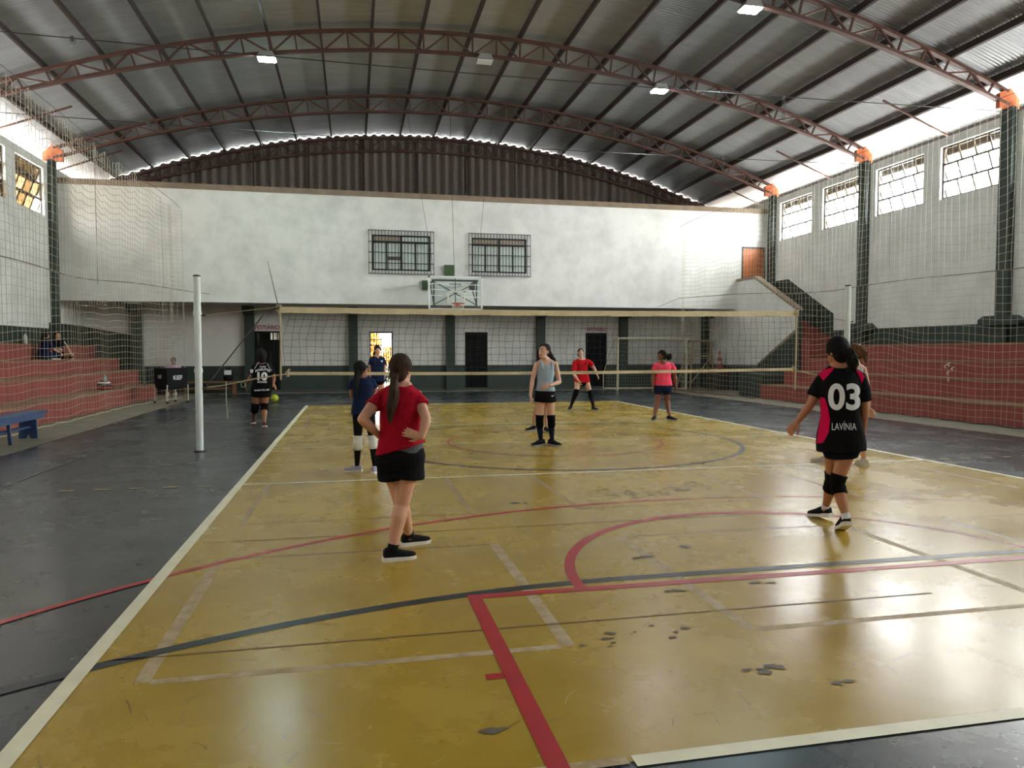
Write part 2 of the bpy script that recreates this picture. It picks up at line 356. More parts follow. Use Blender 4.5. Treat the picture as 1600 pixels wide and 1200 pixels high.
# ---- side walls with window openings
def side_wall(name, sgn, X):
    holes = [(y0, y1, WZ0, WZ1) for (y0, y1) in WIN_Y]
    a, b = (X, X + 0.2) if sgn > 0 else (X - 0.2, X)
    w = struct(holed_wall(0, a, b, YF, YB, 0.0, ZW, holes).build(name, M_WHITE))
    i0 = X if sgn > 0 else X
    g = MB(); t = 0.012 * sgn
    lo, hi = sorted((X - t, X)); hi2 = hi
    if sgn > 0:   # dark green band above the top step, rising with the stair at the back
        g.prism([(YF, 1.7), (22.34, 1.7), (22.34, 2.26), (YF, 2.26)], 0, lo, hi2)
        g.prism([(22.34, 1.7), (26.45, 1.7), (26.45, 4.26), (25.05, 4.26), (22.34, 2.83)], 0, lo, hi2)
    else:
        g.prism([(YF, 1.7), (25.75, 1.7), (25.75, 2.26), (YF, 2.26)], 0, lo, hi2)
        g.prism([(25.75, 0.5), (28.9, 0.5), (28.9, 2.45), (25.75, 2.45)], 0, lo, hi2)
    g.build('green_band', M_GREEN, w)
    for p in PIL:
        m = MB().box(*sorted((X, X - 0.16 * sgn)), p - 0.18, p + 0.18, 0.0 if p < 26 else 0.0, ZW + 0.12); m.build('pillar', M_GREEN, w)
        if p < 26:
            m = MB().prism([(p - 0.62, 2.2), (p + 0.55, 2.2), (p + 0.55, 2.34), (p + 0.40, 2.44), (p - 0.40, 2.44), (p - 0.62, 2.30)], 0, *sorted((X, X - 0.30 * sgn))); m.build('pillar_plinth', M_GREEN, w)
        MB().prism([(X - 0.42 * sgn, ZW + 0.10), (X + 0.16 * sgn, ZW + 0.10), (X + 0.16 * sgn, ZW + 0.34), (X - 0.12 * sgn, ZW + 0.60), (X - 0.42 * sgn, ZW + 0.46)], 1, p - 0.06, p + 0.06).build('truss_seat_plate', M_ORANGE, w)
    return w
wall_right = side_wall('wall_right', 1, XR); wall_left = side_wall('wall_left', -1, XL)

# ---- pivoting side windows: 4 x 3 panes each, bottoms swung outwards
M_WFRAME = mat('dark_window_steel', (48, 42, 38), 0.6)
PANES_R = [pane_mat('dusty_clear_glass', (0.8, 0.8, 0.78), (0.95, 0.95, 0.95), 0.3, 0.7), pane_mat('eave_amber_glass', (0.45, 0.40, 0.33), (0.62, 0.58, 0.5), 0.36, 0.60), pane_mat('pale_eave_amber_glass', (0.6, 0.56, 0.5), (0.85, 0.84, 0.8), 0.38, 0.5)]  # warm-lit eave beyond is put into the top-row glass colour
PANES_L = [pane_mat('amber_glass', (0.22, 0.17, 0.10), (0.30, 0.245, 0.165), 0.3, 0.7), pane_mat('dark_amber_glass', (0.16, 0.115, 0.065), (0.22, 0.165, 0.10), 0.3, 0.7), PANES_R[0]]  # amber eave view and dimmed sky are put into the glass colour
def win_mesh(w, h, sgn):
    """frame in local coords: y along the wall, z up from sill, x outwards * sgn"""
    fr = MB(); t = 0.05
    for z in (0, h / 3, 2 * h / 3, h): fr.box(-0.02, 0.02, 0, w, z - t / 2 if 0 < z < h else (z if z == 0 else z - t), z + t / 2 if 0 < z < h else (z + t if z == 0 else z))
    for y in (0, w): fr.box(-0.02, 0.02, y if y == 0 else y - t, y + t if y == 0 else y, 0, h)
    slope = 0.15 * sgn
    for r in range(3):
        zt, zb = (r + 1) * h / 3 - 0.02, r * h / 3 + 0.03
        for k in range(5):
            y = min(max(k * w / 4, 0.02), w - 0.02)
            fr.bar((0, y, zt), (slope, y, zb), 0.042, 0.03)
        fr.bar((slope, 0.02, zb), (slope, w - 0.02, zb), 0.035)
    pn = MB(); zt, zb = h / 3 - 0.02, 0.03
    d = Vector((slope, 0, zb - zt)).normalized(); nrm = Vector((d.z, 0, -d.x)) * 0.003
    q = [Vector((0, 0.012, zt)), Vector((0, w / 4 - 0.012, zt)), Vector((slope, w / 4 - 0.012, zb)), Vector((slope, 0.012, zb))]
    pn.add([p - nrm for p in q] + [p + nrm for p in q], [(0, 1, 2, 3), (7, 6, 5, 4), (0, 1, 5, 4), (1, 2, 6, 5), (2, 3, 7, 6), (3, 0, 4, 7)])
    return fr.mesh('window_frame'), pn.mesh('pane')
WH = WZ1 - WZ0; wn = 0; _wm = {}
for sgn, X in ((1, XR), (-1, XL)):
    for (y0, y1) in WIN_Y:
        wn += 1; w = y1 - y0; key = (sgn, round(w, 3))
        if key not in _wm: _wm[key] = win_mesh(w, WH, sgn)
        fm, pm = _wm[key]
        e = bpy.data.objects.new('window_%d' % wn, None); COL.objects.link(e); e.location = (X + 0.10 * sgn, y0, WZ0); struct(e)
        link_mesh('window_frame', fm, M_WFRAME, e)
        for r in range(3):
            for k in range(4):
                g = random.random()
                if sgn > 0: mt = PANES_R[1] if r == 2 and g < 0.45 else PANES_R[2] if (r == 2 or g < 0.15) else PANES_R[0]
                else: mt = PANES_L[1] if g < 0.3 else PANES_L[2] if (g > 0.90 or (r == 0 and k == 3)) else PANES_L[0]
                o = bpy.data.objects.new('pane', pm); COL.objects.link(o); o.parent = e; o.location = (0, k * w / 4, r * WH / 3)
                if not pm.materials: pm.materials.append(mt)
                o.material_slots[0].link = 'OBJECT'; o.material_slots[0].material = mt

# ---- upper storey at the far end: front wall, soffit, flat roof, coping
ups_holes = [(0.68, 2.72, 4.40, 5.65), (4.22, 6.26, 4.40, 5.65), (14.92, 15.94, 3.3, 5.64)]
wall_back = struct(holed_wall(1, YU, YU + 0.18, XL, XR, 3.20, 6.95, ups_holes).build('wall_back', M_WHITE), 'stained white upper storey wall above the changing rooms')
MB().box(XL, XR, YU - 0.05, YU + 0.25, 6.95, 7.13).build('coping', M_COPING, wall_back)
MB().box(XL, XR, YU + 0.18, YB, 6.9, 7.0).build('flat_roof_slab', M_CONC, wall_back)
MB().box(XL, XR, YU + 0.18, YL, 3.20, 3.32).build('soffit', mat('pale_grey_soffit', (184, 184, 178), 0.9, var=0.1), wall_back)
MB().box(XL, XR, YU + 0.9, YU + 1.0, 3.3, 6.9).build('rear_partition', mat('pale_room_plaster', (178, 186, 178), 0.9), wall_back)
# lower wall with doorways
DOORS = [(-3.62, -2.68), (0.62, 1.50), (4.32, 5.23), (9.31, 10.22)]
DZ = 2.30
wall_low = struct(holed_wall(1, YL, YL + 0.18, XL, 14.73, 0.0, 3.20, [(a, b, 0.0, DZ) for a, b in DOORS]).build('wall_back_lower', M_WHITE), 'white lower wall with dark green wainscot and changing room doors')
def wains(x0, x1): return MB().box(x0, x1, YL - 0.014, YL, 0.0, 1.0)
_e = [-7.4] + [v for d in DOORS for v in d] + [14.73]
for i in range(0, len(_e), 2): wains(_e[i], _e[i + 1]).build('wainscot', M_GREEN, wall_low)
MB().prism([(XL, 0.0), (-7.5, 0.0), (-7.5, 2.08), (XL, 2.42)], 1, YL - 0.014, YL).build('wainscot', M_GREEN, wall_low)
MB().box(-6.6, -3.95, YL - 0.008, YL, 1.0, 1.98).build('repainted_patch', M_WHITE2, wall_low)
for x in (-7.6, -3.76, 0.0, 3.73, 7.39, 10.91, 14.6):
    m = MB().box(x - 0.17, x + 0.17, YL - 0.20, YL, 0.0, 3.20); m.prism([(YL - 0.75, 3.20), (YL - 0.75, 3.06), (YL - 0.55, 2.92), (YL - 0.2, 2.92), (YL - 0.2, 3.20)], 0, x - 0.17, x + 0.17)
    m.build('column', M_GREEN, wall_low)
struct(MB().box(-7.4, 14.73, YL - 0.10, YL - 0.012, 0.0, 0.10).build('baseboard_back', mat('grey_kerb', (70, 72, 68), 0.8, var=0.15)))
# rear rooms behind the doors
M_ROOM = mat('changing_room_plaster', (178, 186, 178), 0.9)
room = struct(holed_wall(1, YB - 0.1, YB, XL, XR, 0.0, 7.0, [(0.3, 2.1, 0.0, 2.9), (-3.3, -2.2, 2.02, 2.38)]).build('wall_back_outer', M_ROOM))
for x in (-4.4, -1.6, 0.2, 2.3, 6.6, 8.2, 11.6): MB().box(x - 0.05, x + 0.05, YL + 0.18, YB - 0.1, 0, 3.2).build('room_partition', M_ROOM, room)
MB().box(XL, XR, YL, YB, 3.2, 3.3).build('room_ceiling', M_ROOM, room)
tw = MB().box(-3.3, -2.2, YB - 0.06, YB - 0.05, 2.02, 2.38).build('transom_glass', pane_mat('transom_amber', (0.10, 0.095, 0.075), (0.16, 0.155, 0.14), 0.3, 0.7), room)
for _x in np.arange(-3.3, -2.1, 0.14): MB().bar((_x, YB - 0.12, 2.0), (_x, YB - 0.12, 2.4), 0.03).build('transom_bar', M_STEEL, room)

# ---- stair side wall at the far right, with its coping and green dado
XS = 14.73
stair = struct(MB().prism([(28.9, 0.0), (28.9, 3.2), (26.5, 3.2), (26.5, 4.27), (25.16, 4.27), (22.4, 2.93), (22.4, 0.0)], 0, XS, XS + 0.14).build('wall_stair', M_WHITE), 'white stair parapet with sloping coping beside the bleachers')
MB().prism([(28.9, 0.0), (28.9, 1.0), (24.9, 1.02), (22.4, 2.28), (22.4, 0.0)], 0, XS - 0.012, XS).build('green_dado', M_GREEN, stair)
MB().box(XS - 0.012, XS + 0.152, 22.385, 22.4, 0.0, 2.93).build('green_dado', M_GREEN, stair)
MB().prism([(24.95, 0.99), (24.85, 1.10), (22.4, 2.34), (22.4, 2.22)], 0, XS - 0.03, XS).build('dado_rail', M_COPING, stair)
MB().prism([(26.48, 4.27), (25.16, 4.27), (22.4, 2.93), (22.4, 3.01), (25.15, 4.36), (26.48, 4.36)], 0, XS - 0.05, XS + 0.20).build('coping', M_COPING, stair)
for i in range(14):
    MB().box(XS + 0.14, XR, 21.9 + i * 0.3, 22.2 + i * 0.3 + 0.02, 0.0, 1.76 + (i + 1) * 0.115).build('stair_step', M_RED, stair)

# ---- bleachers
def bleachers(name, label, xs, sgn, y_ends, wallx):
    t = thing(name, label, 'bleachers', (xs[0], 10, 0)); t['kind'] = 'structure'; del t['category']
    zs = [0.45, 0.90, 1.31, 1.76]
    for i, (x, z) in enumerate(zip(xs, zs)):
        back = xs[i + 1] if i < 3 else wallx
        a, b = sorted((x, wallx)); y1 = y_ends[i]
        a, b = sorted((x, back + 0.001 * sgn))
        s = MB().box(a, b, YF, y1, 0.0, z - 0.05).build('step', M_RED, t)
        a, b = sorted((x - 0.02 * sgn, back)); MB().box(a, b, YF, y1, z - 0.05, z).build('tread', M_TREAD, s)
    return t
bl_l = bleachers('bleachers', 'red concrete bleachers under the amber windows, behind the blue bench', [-6.5, -7.35, -8.15, -9.0], -1, [26.8, 27.95, 28.6, 28.85], XL)
bl_r = bleachers('bleachers', 'red concrete bleachers below the bright windows, beside the stair wall', [13.2, 14.05, 14.85, 15.7], 1, [22.1, 22.1, 21.85, 21.85], XR)
MB().box(13.25, XS, 22.1, 23.6, 0.0, 0.78).build('end_block', M_GREEN, bl_r)

# ---- wall behind the camera
wall_front = struct(holed_wall(1, YF - 0.2, YF, XL, XR, 0.0, 7.45, []).build('wall_front', M_WHITE))

# ================================================================== ROOF
RT, ZAP = 33.5, 10.40                      # top chord arc
RB, ZBP = 36.8, 9.86                       # bottom chord arc
def top_pt(a, r=0.0): return (XC + (RT + r) * math.sin(a), ZAP - RT + (RT + r) * math.cos(a))
def bot_z(x): return ZBP - RB + math.sqrt(RB ** 2 - (x - XC) ** 2)
DA = 1.38 / RT
ceiling = bpy.data.objects.new('ceiling', None); COL.objects.link(ceiling); struct(ceiling, 'arched corrugated metal roof on steel purlins')
# one corrugated sheet, shared by every piece of the roof
SHL, NW = 2.70, 27
def sheet_mesh():
    m = MB(); half = DA * 0.52; cols = [-half, -half / 3, half / 3, half]; ny = NW * 6; rr = RT + 0.262
    for i in range(ny + 1):
        y = SHL * (1.015) * i / ny; dz = 0.021 * math.sin(2 * math.pi * i / 6)
        for a in cols: m.v.append(((rr + dz) * math.sin(a), y, (rr + dz) * math.cos(a)))
    for i in range(ny):
        for j in range(3):
            b = i * 4 + j; m.f.append((b, b + 1, b + 5, b + 4))
    return m.mesh('roof_sheet', smooth=True)
SHEET = sheet_mesh(); SHEET.materials.append(M_SHEET)
for k in range(-11, 11):
    for j in range(14):
        o = bpy.data.objects.new('roof_sheet', SHEET); COL.objects.link(o); o.parent = ceiling
        o.location = (XC, YF - 0.6 + j * SHL, ZAP - RT + (0.006 if (k + j) % 2 else 0.0)); o.rotation_euler = (0, (k + 0.5 if -11 < k < 10 else (10.0 if k > 0 else -10.0)) * DA, 0)
for k in [-10.45] + list(range(-10, 11)) + [10.45]:
    a = k * DA; x0, z0 = top_pt(a, 0.035); x1, z1 = top_pt(a, 0.235); n = Vector((math.cos(a), 0, -math.sin(a)))
    MB().bar(((x0 + x1) / 2, YF - 0.5, (z0 + z1) / 2), ((x0 + x1) / 2, YB + 0.4, (z0 + z1) / 2), 0.06, 0.205, up=(math.sin(a), 0, math.cos(a))).build('purlin', M_PURL, ceiling)
def truss(y, label, gable=False):
    t = thing('roof_truss', label, 'truss', (XC, y, ZW), None)
    amax = math.asin((XR - 0.15 - XC) / RT)
    A = np.linspace(-amax, amax, 37)
    for (nm, f) in (('top_chord', lambda a: top_pt(a)), ('bottom_chord', lambda a: (top_pt(a)[0], bot_z(top_pt(a)[0])))):
        m = MB()
        pts = [Vector((f(a)[0], y, f(a)[1])) for a in A]
        base = 0; w, h = (0.13, 0.07)
        for i, p in enumerate(pts):
            d = (pts[min(i + 1, 36)] - pts[max(i - 1, 0)]).normalized(); up = Vector((0, 1, 0)).cross(d) * (h / 2)
            if up.z < 0: up = -up
            s_ = Vector((0, w / 2, 0)); m.v += [tuple(p - s_ - up), tuple(p + s_ - up), tuple(p + s_ + up), tuple(p - s_ + up)]
        for i in range(36):
            for j in range(4): m.f.append((i * 4 + j, i * 4 + (j + 1) % 4, i * 4 + 4 + (j + 1) % 4, i * 4 + 4 + j))
        m.f += [(3, 2, 1, 0), (144, 145, 146, 147)]
        m.build(nm, M_RUST, t)
    ks = [k * 0.5 for k in range(-18, 19)]
    for k in ks:
        a = k * DA
        if abs(a) > amax: continue
        x, z = top_pt(a); zb = bot_z(x)
        ab = a * 0.985; xb = top_pt(ab)[0]
        MB().bar((x, y, z), (xb, y, bot_z(xb)), 0.045, 0.045).build('web_member', M_RUST, t)
        if k != int(k):
            for kk in (k - 0.5, k + 0.5):
                a2 = kk * DA * 0.985
                if abs(a2) > amax * 0.99: continue
                x2 = top_pt(a2)[0]
                MB().bar((x, y, z), (x2, y, bot_z(x2)), 0.05, 0.04).build('web_member', M_RUST, t)
    return t
truss(YB - 0.15, 'dark rust steel arch truss against the fibre cement gable')
truss(PIL[0], 'rust red arch truss above the upper storey front')
truss(PIL[1], 'rust red arch truss carrying the cyan glowing floodlight')
truss(PIL[2], 'rust red arch truss carrying the single bluish white floodlight')
# ---- gable cladding of big-wave fibre cement sheets
gable = struct(MB().box(XL, XR, YB + 0.02, YB + 0.06, 6.9, 7.2).build('wall_gable', M_CLAD))
PW = 0.372; nsheet = 23
for i in range(nsheet):
    xa = XL + i * (XR - XL) / nsheet; xb = xa + (XR - XL) / nsheet; m = MB(); n = 18; off = 0.012 if i % 2 else 0
    for j in range(n + 1):
        x = xa - 0.05 + (xb - xa + 0.1) * j / n; yy = YB + 0.12 + off + 0.115 * math.cos(2 * math.pi * x / PW)
        zt = ZAP - RT + math.sqrt((RT + 0.215) ** 2 - (x - XC) ** 2); m.v += [(x, yy, 6.9), (x, yy, zt)]
    for j in range(n): m.f.append((2 * j, 2 * j + 2, 2 * j + 3, 2 * j + 1))
    m.build('cladding_sheet', M_CLAD, gable, True)
for x in np.arange(XL + 1.2, XR, 2.15): MB().bar((x, YB + 0.02, 7.0), (x, YB + 0.02, ZAP - RT + math.sqrt(RT ** 2 - (x - XC) ** 2)), 0.05, 0.05).build('gable_stud', M_PURL, gable)
MB().bar((XL, YB, 7.9), (XR, YB, 7.9), 0.04).build('gable_rail', M_PURL, gable)
gf = MB()
for j in range(40):
    xa, xb = XL + (XR - XL) * j / 40, XL + (XR - XL) * (j + 1) / 40; f = lambda x: ZAP - RT + math.sqrt((RT + 0.1) ** 2 - (x - XC) ** 2)
    gf.add([(xa, YF - 0.1, 7.4), (xb, YF - 0.1, 7.4), (xb, YF - 0.1, f(xb)), (xa, YF - 0.1, f(xa))], [(0, 1, 2, 3)])
gf.build('front_gable_cladding', M_CLAD, wall_front)
# ---- tie cables between the pillar heads
for y, lab in ((PIL[2], 'thin steel tie cable with hanging hooks, between the pillar heads beside the bright windows'), (PIL[1], 'thin steel tie cable spanning below the floodlit truss')):
    c = thing('tie_cable', lab, 'cable', (XL, y, 7.42), None)
    MB().tube([(XL + (XR - XL) * i / 24, y - 0.05, 7.47 - 0.12 * math.sin(math.pi * i / 24)) for i in range(25)], 0.011, 5).build('cable', M_STEEL, c)
    for x, l in ((9.7, 0.5) if y < 18 else (11.0, 0.35), (-5.1, 0.08)):
        zc = 7.47 - 0.12 * math.sin(math.pi * (x - XL) / (XR - XL))
        MB().tube([(x, y - 0.05, zc + 0.03), (x, y - 0.05, zc - 0.05)], [0.035, 0.03], 8).build('pulley', M_STEEL, c)
        MB().tube([(x, y - 0.05, zc), (x, y - 0.05, zc - l), (x + 0.05, y - 0.05, zc - l - 0.03), (x + 0.06, y - 0.05, zc)], 0.008, 5).build('hanging_line', M_STEEL, c)
# eave rafters visible beyond the wall
for y in (PIL[2] + 2.6, PIL[1] + 2.6, PIL[0] + 2.0):
    for sgn, X in ((1, XR), (-1, XL)):
        x0, z0 = XC + sgn * 11.3, None; a0 = sgn * 8.2 * DA; a1 = sgn * 9.9 * DA
        p0, p1 = top_pt(a0, 0.0), top_pt(a1, 0.0)
        MB().bar((p0[0], y, p0[1]), (p1[0], y, p1[1]), 0.045, 0.045).build('eave_strut', M_RUST, ceiling)

# ================================================================== WRITING
def text_2d(txt, bold=0.0, shear=0.0, spacing=1.0):
    """filled lettering as 2-D vertices (width and height normalised to 1) and triangles"""
    c = bpy.data.curves.new('lettering', 'FONT'); c.body = txt; c.offset = bold; c.shear = shear; c.space_character = spacing; c.resolution_u = 6
    o = bpy.data.objects.new('lettering', c); COL.objects.link(o)
    dg = bpy.context.evaluated_depsgraph_get(); me = bpy.data.meshes.new_from_object(o.evaluated_get(dg))
    bm = bmesh.new(); bm.from_mesh(me); bmesh.ops.remove_doubles(bm, verts=bm.verts, dist=1e-5); bmesh.ops.triangulate(bm, faces=bm.faces)
    vs_ = np.array([v.co[:2] for v in bm.verts]); fs = [tuple(v.index for v in f.verts) for f in bm.faces]
    bm.free(); bpy.data.objects.remove(o); bpy.data.curves.remove(c); bpy.data.meshes.remove(me)
    lo, hi = vs_.min(0), vs_.max(0)
    return (vs_ - lo) / (hi - lo), fs
def wall_text(name, txt, x0, x1, y, z0, z1, material, parent, bold=0.02):
    v, f = text_2d(txt, bold); m = MB()
    m.add([(x0 + p[0] * (x1 - x0), y, z0 + p[1] * (z1 - z0)) for p in v], f)
    return m.build(name, material, parent)
M_SIGN = mat('faded_red_lettering', (150, 40, 44), 0.7, var=0.25, scale=9)
wall_text('painted_lettering', 'VESTI\u00c1RIO', -3.62, -2.70, YL - 0.012, 2.36, 2.56, M_SIGN, wall_low)
wall_text('painted_lettering', 'VESTI\u00c1RIO', 9.33, 10.20, YL - 0.012, 2.36, 2.56, M_SIGN, wall_low)

# ================================================================== FAR WALL FITTINGS
M_IRON = mat('black_iron', (26, 30, 30), 0.5)
M_DOOR = mat('dark_green_iron', (14, 24, 22), 0.5, spec=0.25)
M_GLASS = mat('pale_curtained_glass', (216, 228, 222), 0.3, var=0.08, scale=1.5, stretch=(6, 1, 0.3))
M_AMBERG = mat('dusty_top_light_glass', (168, 152, 136), 0.3)
wn = 30
for i, (x0, x1) in enumerate(((0.68, 2.72), (4.22, 6.26))):
    wn += 1; z0, z1 = 4.40, 5.65
    e = bpy.data.objects.new('window_%d' % wn, None); COL.objects.link(e); e.location = (x0, YU, z0)
    struct(e, 'black barred four-pane window on the white upper wall')
    fr = MB(); y0, y1 = YU + 0.03, YU + 0.09; t = 0.055
    fr.box(x0, x1, y0, y1, z0, z0 + t); fr.box(x0, x1, y0, y1, z1 - t, z1); fr.box(x0, x0 + t, y0, y1, z0, z1); fr.box(x1 - t, x1, y0, y1, z0, z1)
    ztr = z1 - 0.24; fr.box(x0, x1, y0, y1, ztr - 0.045, ztr + 0.03)
    xs_ = [x0 + (x1 - x0) * k / 4 for k in range(5)]
    for k in (1, 3): fr.box(xs_[k] - 0.022, xs_[k] + 0.022, y0, y1, z0, ztr)
    fr.box(xs_[2] - 0.035, xs_[2] + 0.035, y0, y1, z0, z1); fr.build('window_frame', M_IRON, e)
    for k in range(4): MB().box(xs_[k] + 0.02, xs_[k + 1] - 0.02, YU + 0.055, YU + 0.065, z0 + 0.04, ztr - 0.03).build('pane', M_GLASS, e)
    for k in range(2): MB().box(xs_[2 * k] + 0.03, xs_[2 * k + 2] - 0.03, YU + 0.055, YU + 0.065, ztr + 0.02, z1 - 0.04).build('pane', M_AMBERG if (k == 0 or i == 1) else M_GLASS, e)
    if i == 0: MB().box(xs_[1] + 0.03, xs_[2] - 0.03, YU + 0.04, YU + 0.05, z0 + 0.37, z0 + 0.5).build('cardboard_strip', mat('brown_card', (104, 88, 86), 0.8), e)
    gx0, gx1, gz0, gz1, gy = x0 - 0.12, x1 + 0.12, z0 - 0.12, z1 + 0.14, YU - 0.10
    n = 20
    for k in range(n + 1):
        x = gx0 + (gx1 - gx0) * k / n; MB().bar((x, gy, gz0), (x, gy, gz1), 0.019).build('grille_bar', M_IRON, e)
    for z in (gz0, z0 + 0.25, z0 + 0.62, ztr - 0.02, gz1): MB().bar((gx0, gy, z), (gx1, gy, z), 0.02 if z in (gz0, gz1) else 0.025).build('grille_bar', M_IRON, e)
    for x in (gx0, gx1):
        for z in (gz0, gz1): MB().bar((x, gy, z), (x, YU, z), 0.018).build('grille_bracket', M_IRON, e)

def door_frame(e, x0, x1, zt=DZ):
    m = MB(); y0, y1 = YL + 0.0, YL + 0.12; m.box(x0, x0 + 0.05, y0, y1, 0, zt); m.box(x1 - 0.05, x1, y0, y1, 0, zt); m.box(x0, x1, y0, y1, zt - 0.06, zt); m.build('door_frame', M_DOOR, e)
for di, (x0, x1) in enumerate(DOORS):
    e = bpy.data.objects.new('door_%d' % (di + 1), None); COL.objects.link(e); e.location = (x0, YL, 0)
    struct(e, ['dark open changing room door under red lettering', 'open barred gate looking outdoors', 'closed dark barred door between two columns', 'closed dark barred door beside the goal'][di])
    door_frame(e, x0, x1)
    if di == 1:      # open gate: barred leaf, clear above
        for k in range(9):
            x = x0 + 0.08 + (x1 - x0 - 0.16) * k / 8; MB().bar((x, YL + 0.06, 0.05), (x, YL + 0.06, DZ - 0.06), 0.026).build('gate_bar', M_DOOR, e)
        for z in (0.1, 0.55, 1.0, 1.78, 2.0): MB().bar((x0 + 0.05, YL + 0.06, z), (x1 - 0.05, YL + 0.06, z), 0.03).build('gate_bar', M_DOOR, e)
    elif di == 0:    # leaf swung inwards, dark inside
        MB().box(x0 + 0.06, x0 + 0.10, YL + 0.1, YL + 0.85, 0.03, DZ - 0.07).build('door_leaf', M_DOOR, e)
        for k in range(4):
            x = x1 - 0.36 + 0.09 * k; MB().bar((x, YL + 0.08, 0.05), (x, YL + 0.08, DZ - 0.06), 0.02).build('gate_bar', M_DOOR, e)
    else:
        MB().box(x0 + 0.05, x1 - 0.05, YL + 0.08, YL + 0.11, 0.03, DZ - 0.06).build('door_leaf', mat('dark_interior_panel', (9, 17, 19), 0.6, spec=0.2), e)  # dark panel behind the bars paints the unlit interior
        for k in range(10):
            x = x0 + 0.09 + (x1 - x0 - 0.18) * k / 9; MB().bar((x, YL + 0.04, 0.05), (x, YL + 0.04, DZ - 0.06), 0.02).build('gate_bar', M_DOOR, e)
        for z in (0.12, 0.8, 1.5, 2.15): MB().bar((x0 + 0.05, YL + 0.05, z), (x1 - 0.05, YL + 0.05, z), 0.03, 0.02).build('gate_bar', M_DOOR, e)
e = bpy.data.objects.new('door_5', None); COL.objects.link(e); e.location = (14.92, YU, 3.3); struct(e, 'orange varnished wooden door at the top of the stair')
MB().box(14.98, 15.88, YU + 0.02, YU + 0.07, 3.3, 5.58).build('door_leaf', mat('orange_varnished_wood', (190, 104, 44), 0.4, var=0.25, scale=3, stretch=(8, 8, 0.6)), e)
m = MB(); m.box(14.92, 14.98, YU - 0.01, YU + 0.1, 3.3, 5.64); m.box(15.88, 15.94, YU - 0.01, YU + 0.1, 3.3, 5.64); m.box(14.92, 15.94, YU - 0.01, YU + 0.1, 5.58, 5.64); m.build('door_frame', M_GREEN, e)

def box_thing(name, label, cat, parts, loc, group=None):
    t = thing(name, label, cat, loc, group)
    for nm, mb, mt in parts: mb.build(nm, mt, t)
    return t
M_BOXG = mat('olive_green_box', (62, 84, 54), 0.6, var=0.1)
box_thing('junction_box', 'large olive green box on the wall above the backboard', 'box', [('body', MB().box(3.22, 3.56, YU - 0.09, YU + 0.005, 4.22, 4.62), M_BOXG), ('lid', MB().box(3.205, 3.575, YU - 0.11, YU - 0.085, 4.205, 4.635), M_BOXG), ('latch', MB().box(3.53, 3.56, YU - 0.125, YU - 0.105, 4.39, 4.45), M_IRON)], (3.39, YU, 4.22))
box_thing('junction_box', 'small olive green box on the wall beside the backboard frame', 'box', [('body', MB().box(2.42, 2.60, YU - 0.08, YU + 0.005, 3.74, 4.06), M_BOXG), ('lid', MB().box(2.41, 2.61, YU - 0.095, YU - 0.075, 3.73, 4.07), M_BOXG)], (2.5, YU, 3.74))

# ---- basketball backboard
YBB = 25.25
t = thing('basketball_hoop', 'clear backboard with white border and orange rim hung on the white upper wall', 'basketball hoop', (3.46, YBB, 2.95))
M_BW = mat('white_backboard_frame', (226, 230, 226), 0.5, var=0.04); M_BG = mat('dark_grey_steel', (52, 60, 60), 0.5)
bx0, bx1, bz0, bz1 = 2.52, 4.40, 2.97, 4.12
m = MB(); m.box(bx0, bx0 + 0.06, YBB - 0.03, YBB + 0.03, bz0, bz1); m.box(bx1 - 0.06, bx1, YBB - 0.03, YBB + 0.03, bz0, bz1); m.box(bx0, bx1, YBB - 0.03, YBB + 0.03, bz1 - 0.06, bz1); m.box(bx0, bx1, YBB - 0.03, YBB + 0.03, bz0, bz0 + 0.05)
m.build('border', M_BW, t)
pane_mat('board_glass', (0.90, 0.95, 0.93), (0.93, 0.96, 0.95), 0.3, 0.7, 0.04)
MB().box(bx0 + 0.05, bx1 - 0.05, YBB - 0.006, YBB + 0.006, bz0 + 0.04, bz1 - 0.05).build('glass_panel', MATS['board_glass'], t)
m = MB(); ix0, ix1, iz0, iz1 = 3.17, 3.79, 3.18, 3.62
for a in ((ix0, ix0 + 0.055, iz0, iz1), (ix1 - 0.055, ix1, iz0, iz1), (ix0, ix1, iz1 - 0.05, iz1), (ix0, ix1, iz0, iz0 + 0.03)): m.box(a[0], a[1], YBB - 0.012, YBB - 0.006, a[2], a[3])
m.build('target_square', mat('cream_square', (220, 220, 200), 0.5), t)
for (xa, xb, z) in ((2.6, 3.25, 3.86), (2.6, 3.1, 3.66), (2.6, 3.0, 3.46), (3.65, 4.33, 3.84), (3.62, 4.33, 3.63), (3.5, 4.33, 3.42)):
    MB().bar((xa, YBB - 0.01, z), (xb, YBB - 0.01, z - 0.012), 0.006, 0.022).build('tape_strip', mat('white_tape', (236, 240, 240), 0.4), t)
sp = MB()
for (p, q, w) in (((2.66, YBB + 0.1, 3.98), (4.26, YBB + 0.1, 3.98), 0.06), ((2.72, YBB + 0.1, 3.98), (2.72, YBB + 0.1, 3.1), 0.045), ((4.2, YBB + 0.1, 3.98), (4.2, YBB + 0.1, 3.1), 0.045), ((2.72, YBB + 0.1, 3.93), (4.2, YBB + 0.1, 3.15), 0.03), ((2.72, YBB + 0.1, 3.15), (4.2, YBB + 0.1, 3.93), 0.03), ((3.46, YBB + 0.1, 4.05), (3.46, YBB + 0.1, 3.1), 0.025), ((2.8, YBB + 0.1, 3.86), (4.15, YBB + 0.1, 3.86), 0.025)):
    MB().bar(p, q, w).build('support_bar', M_BG, t)
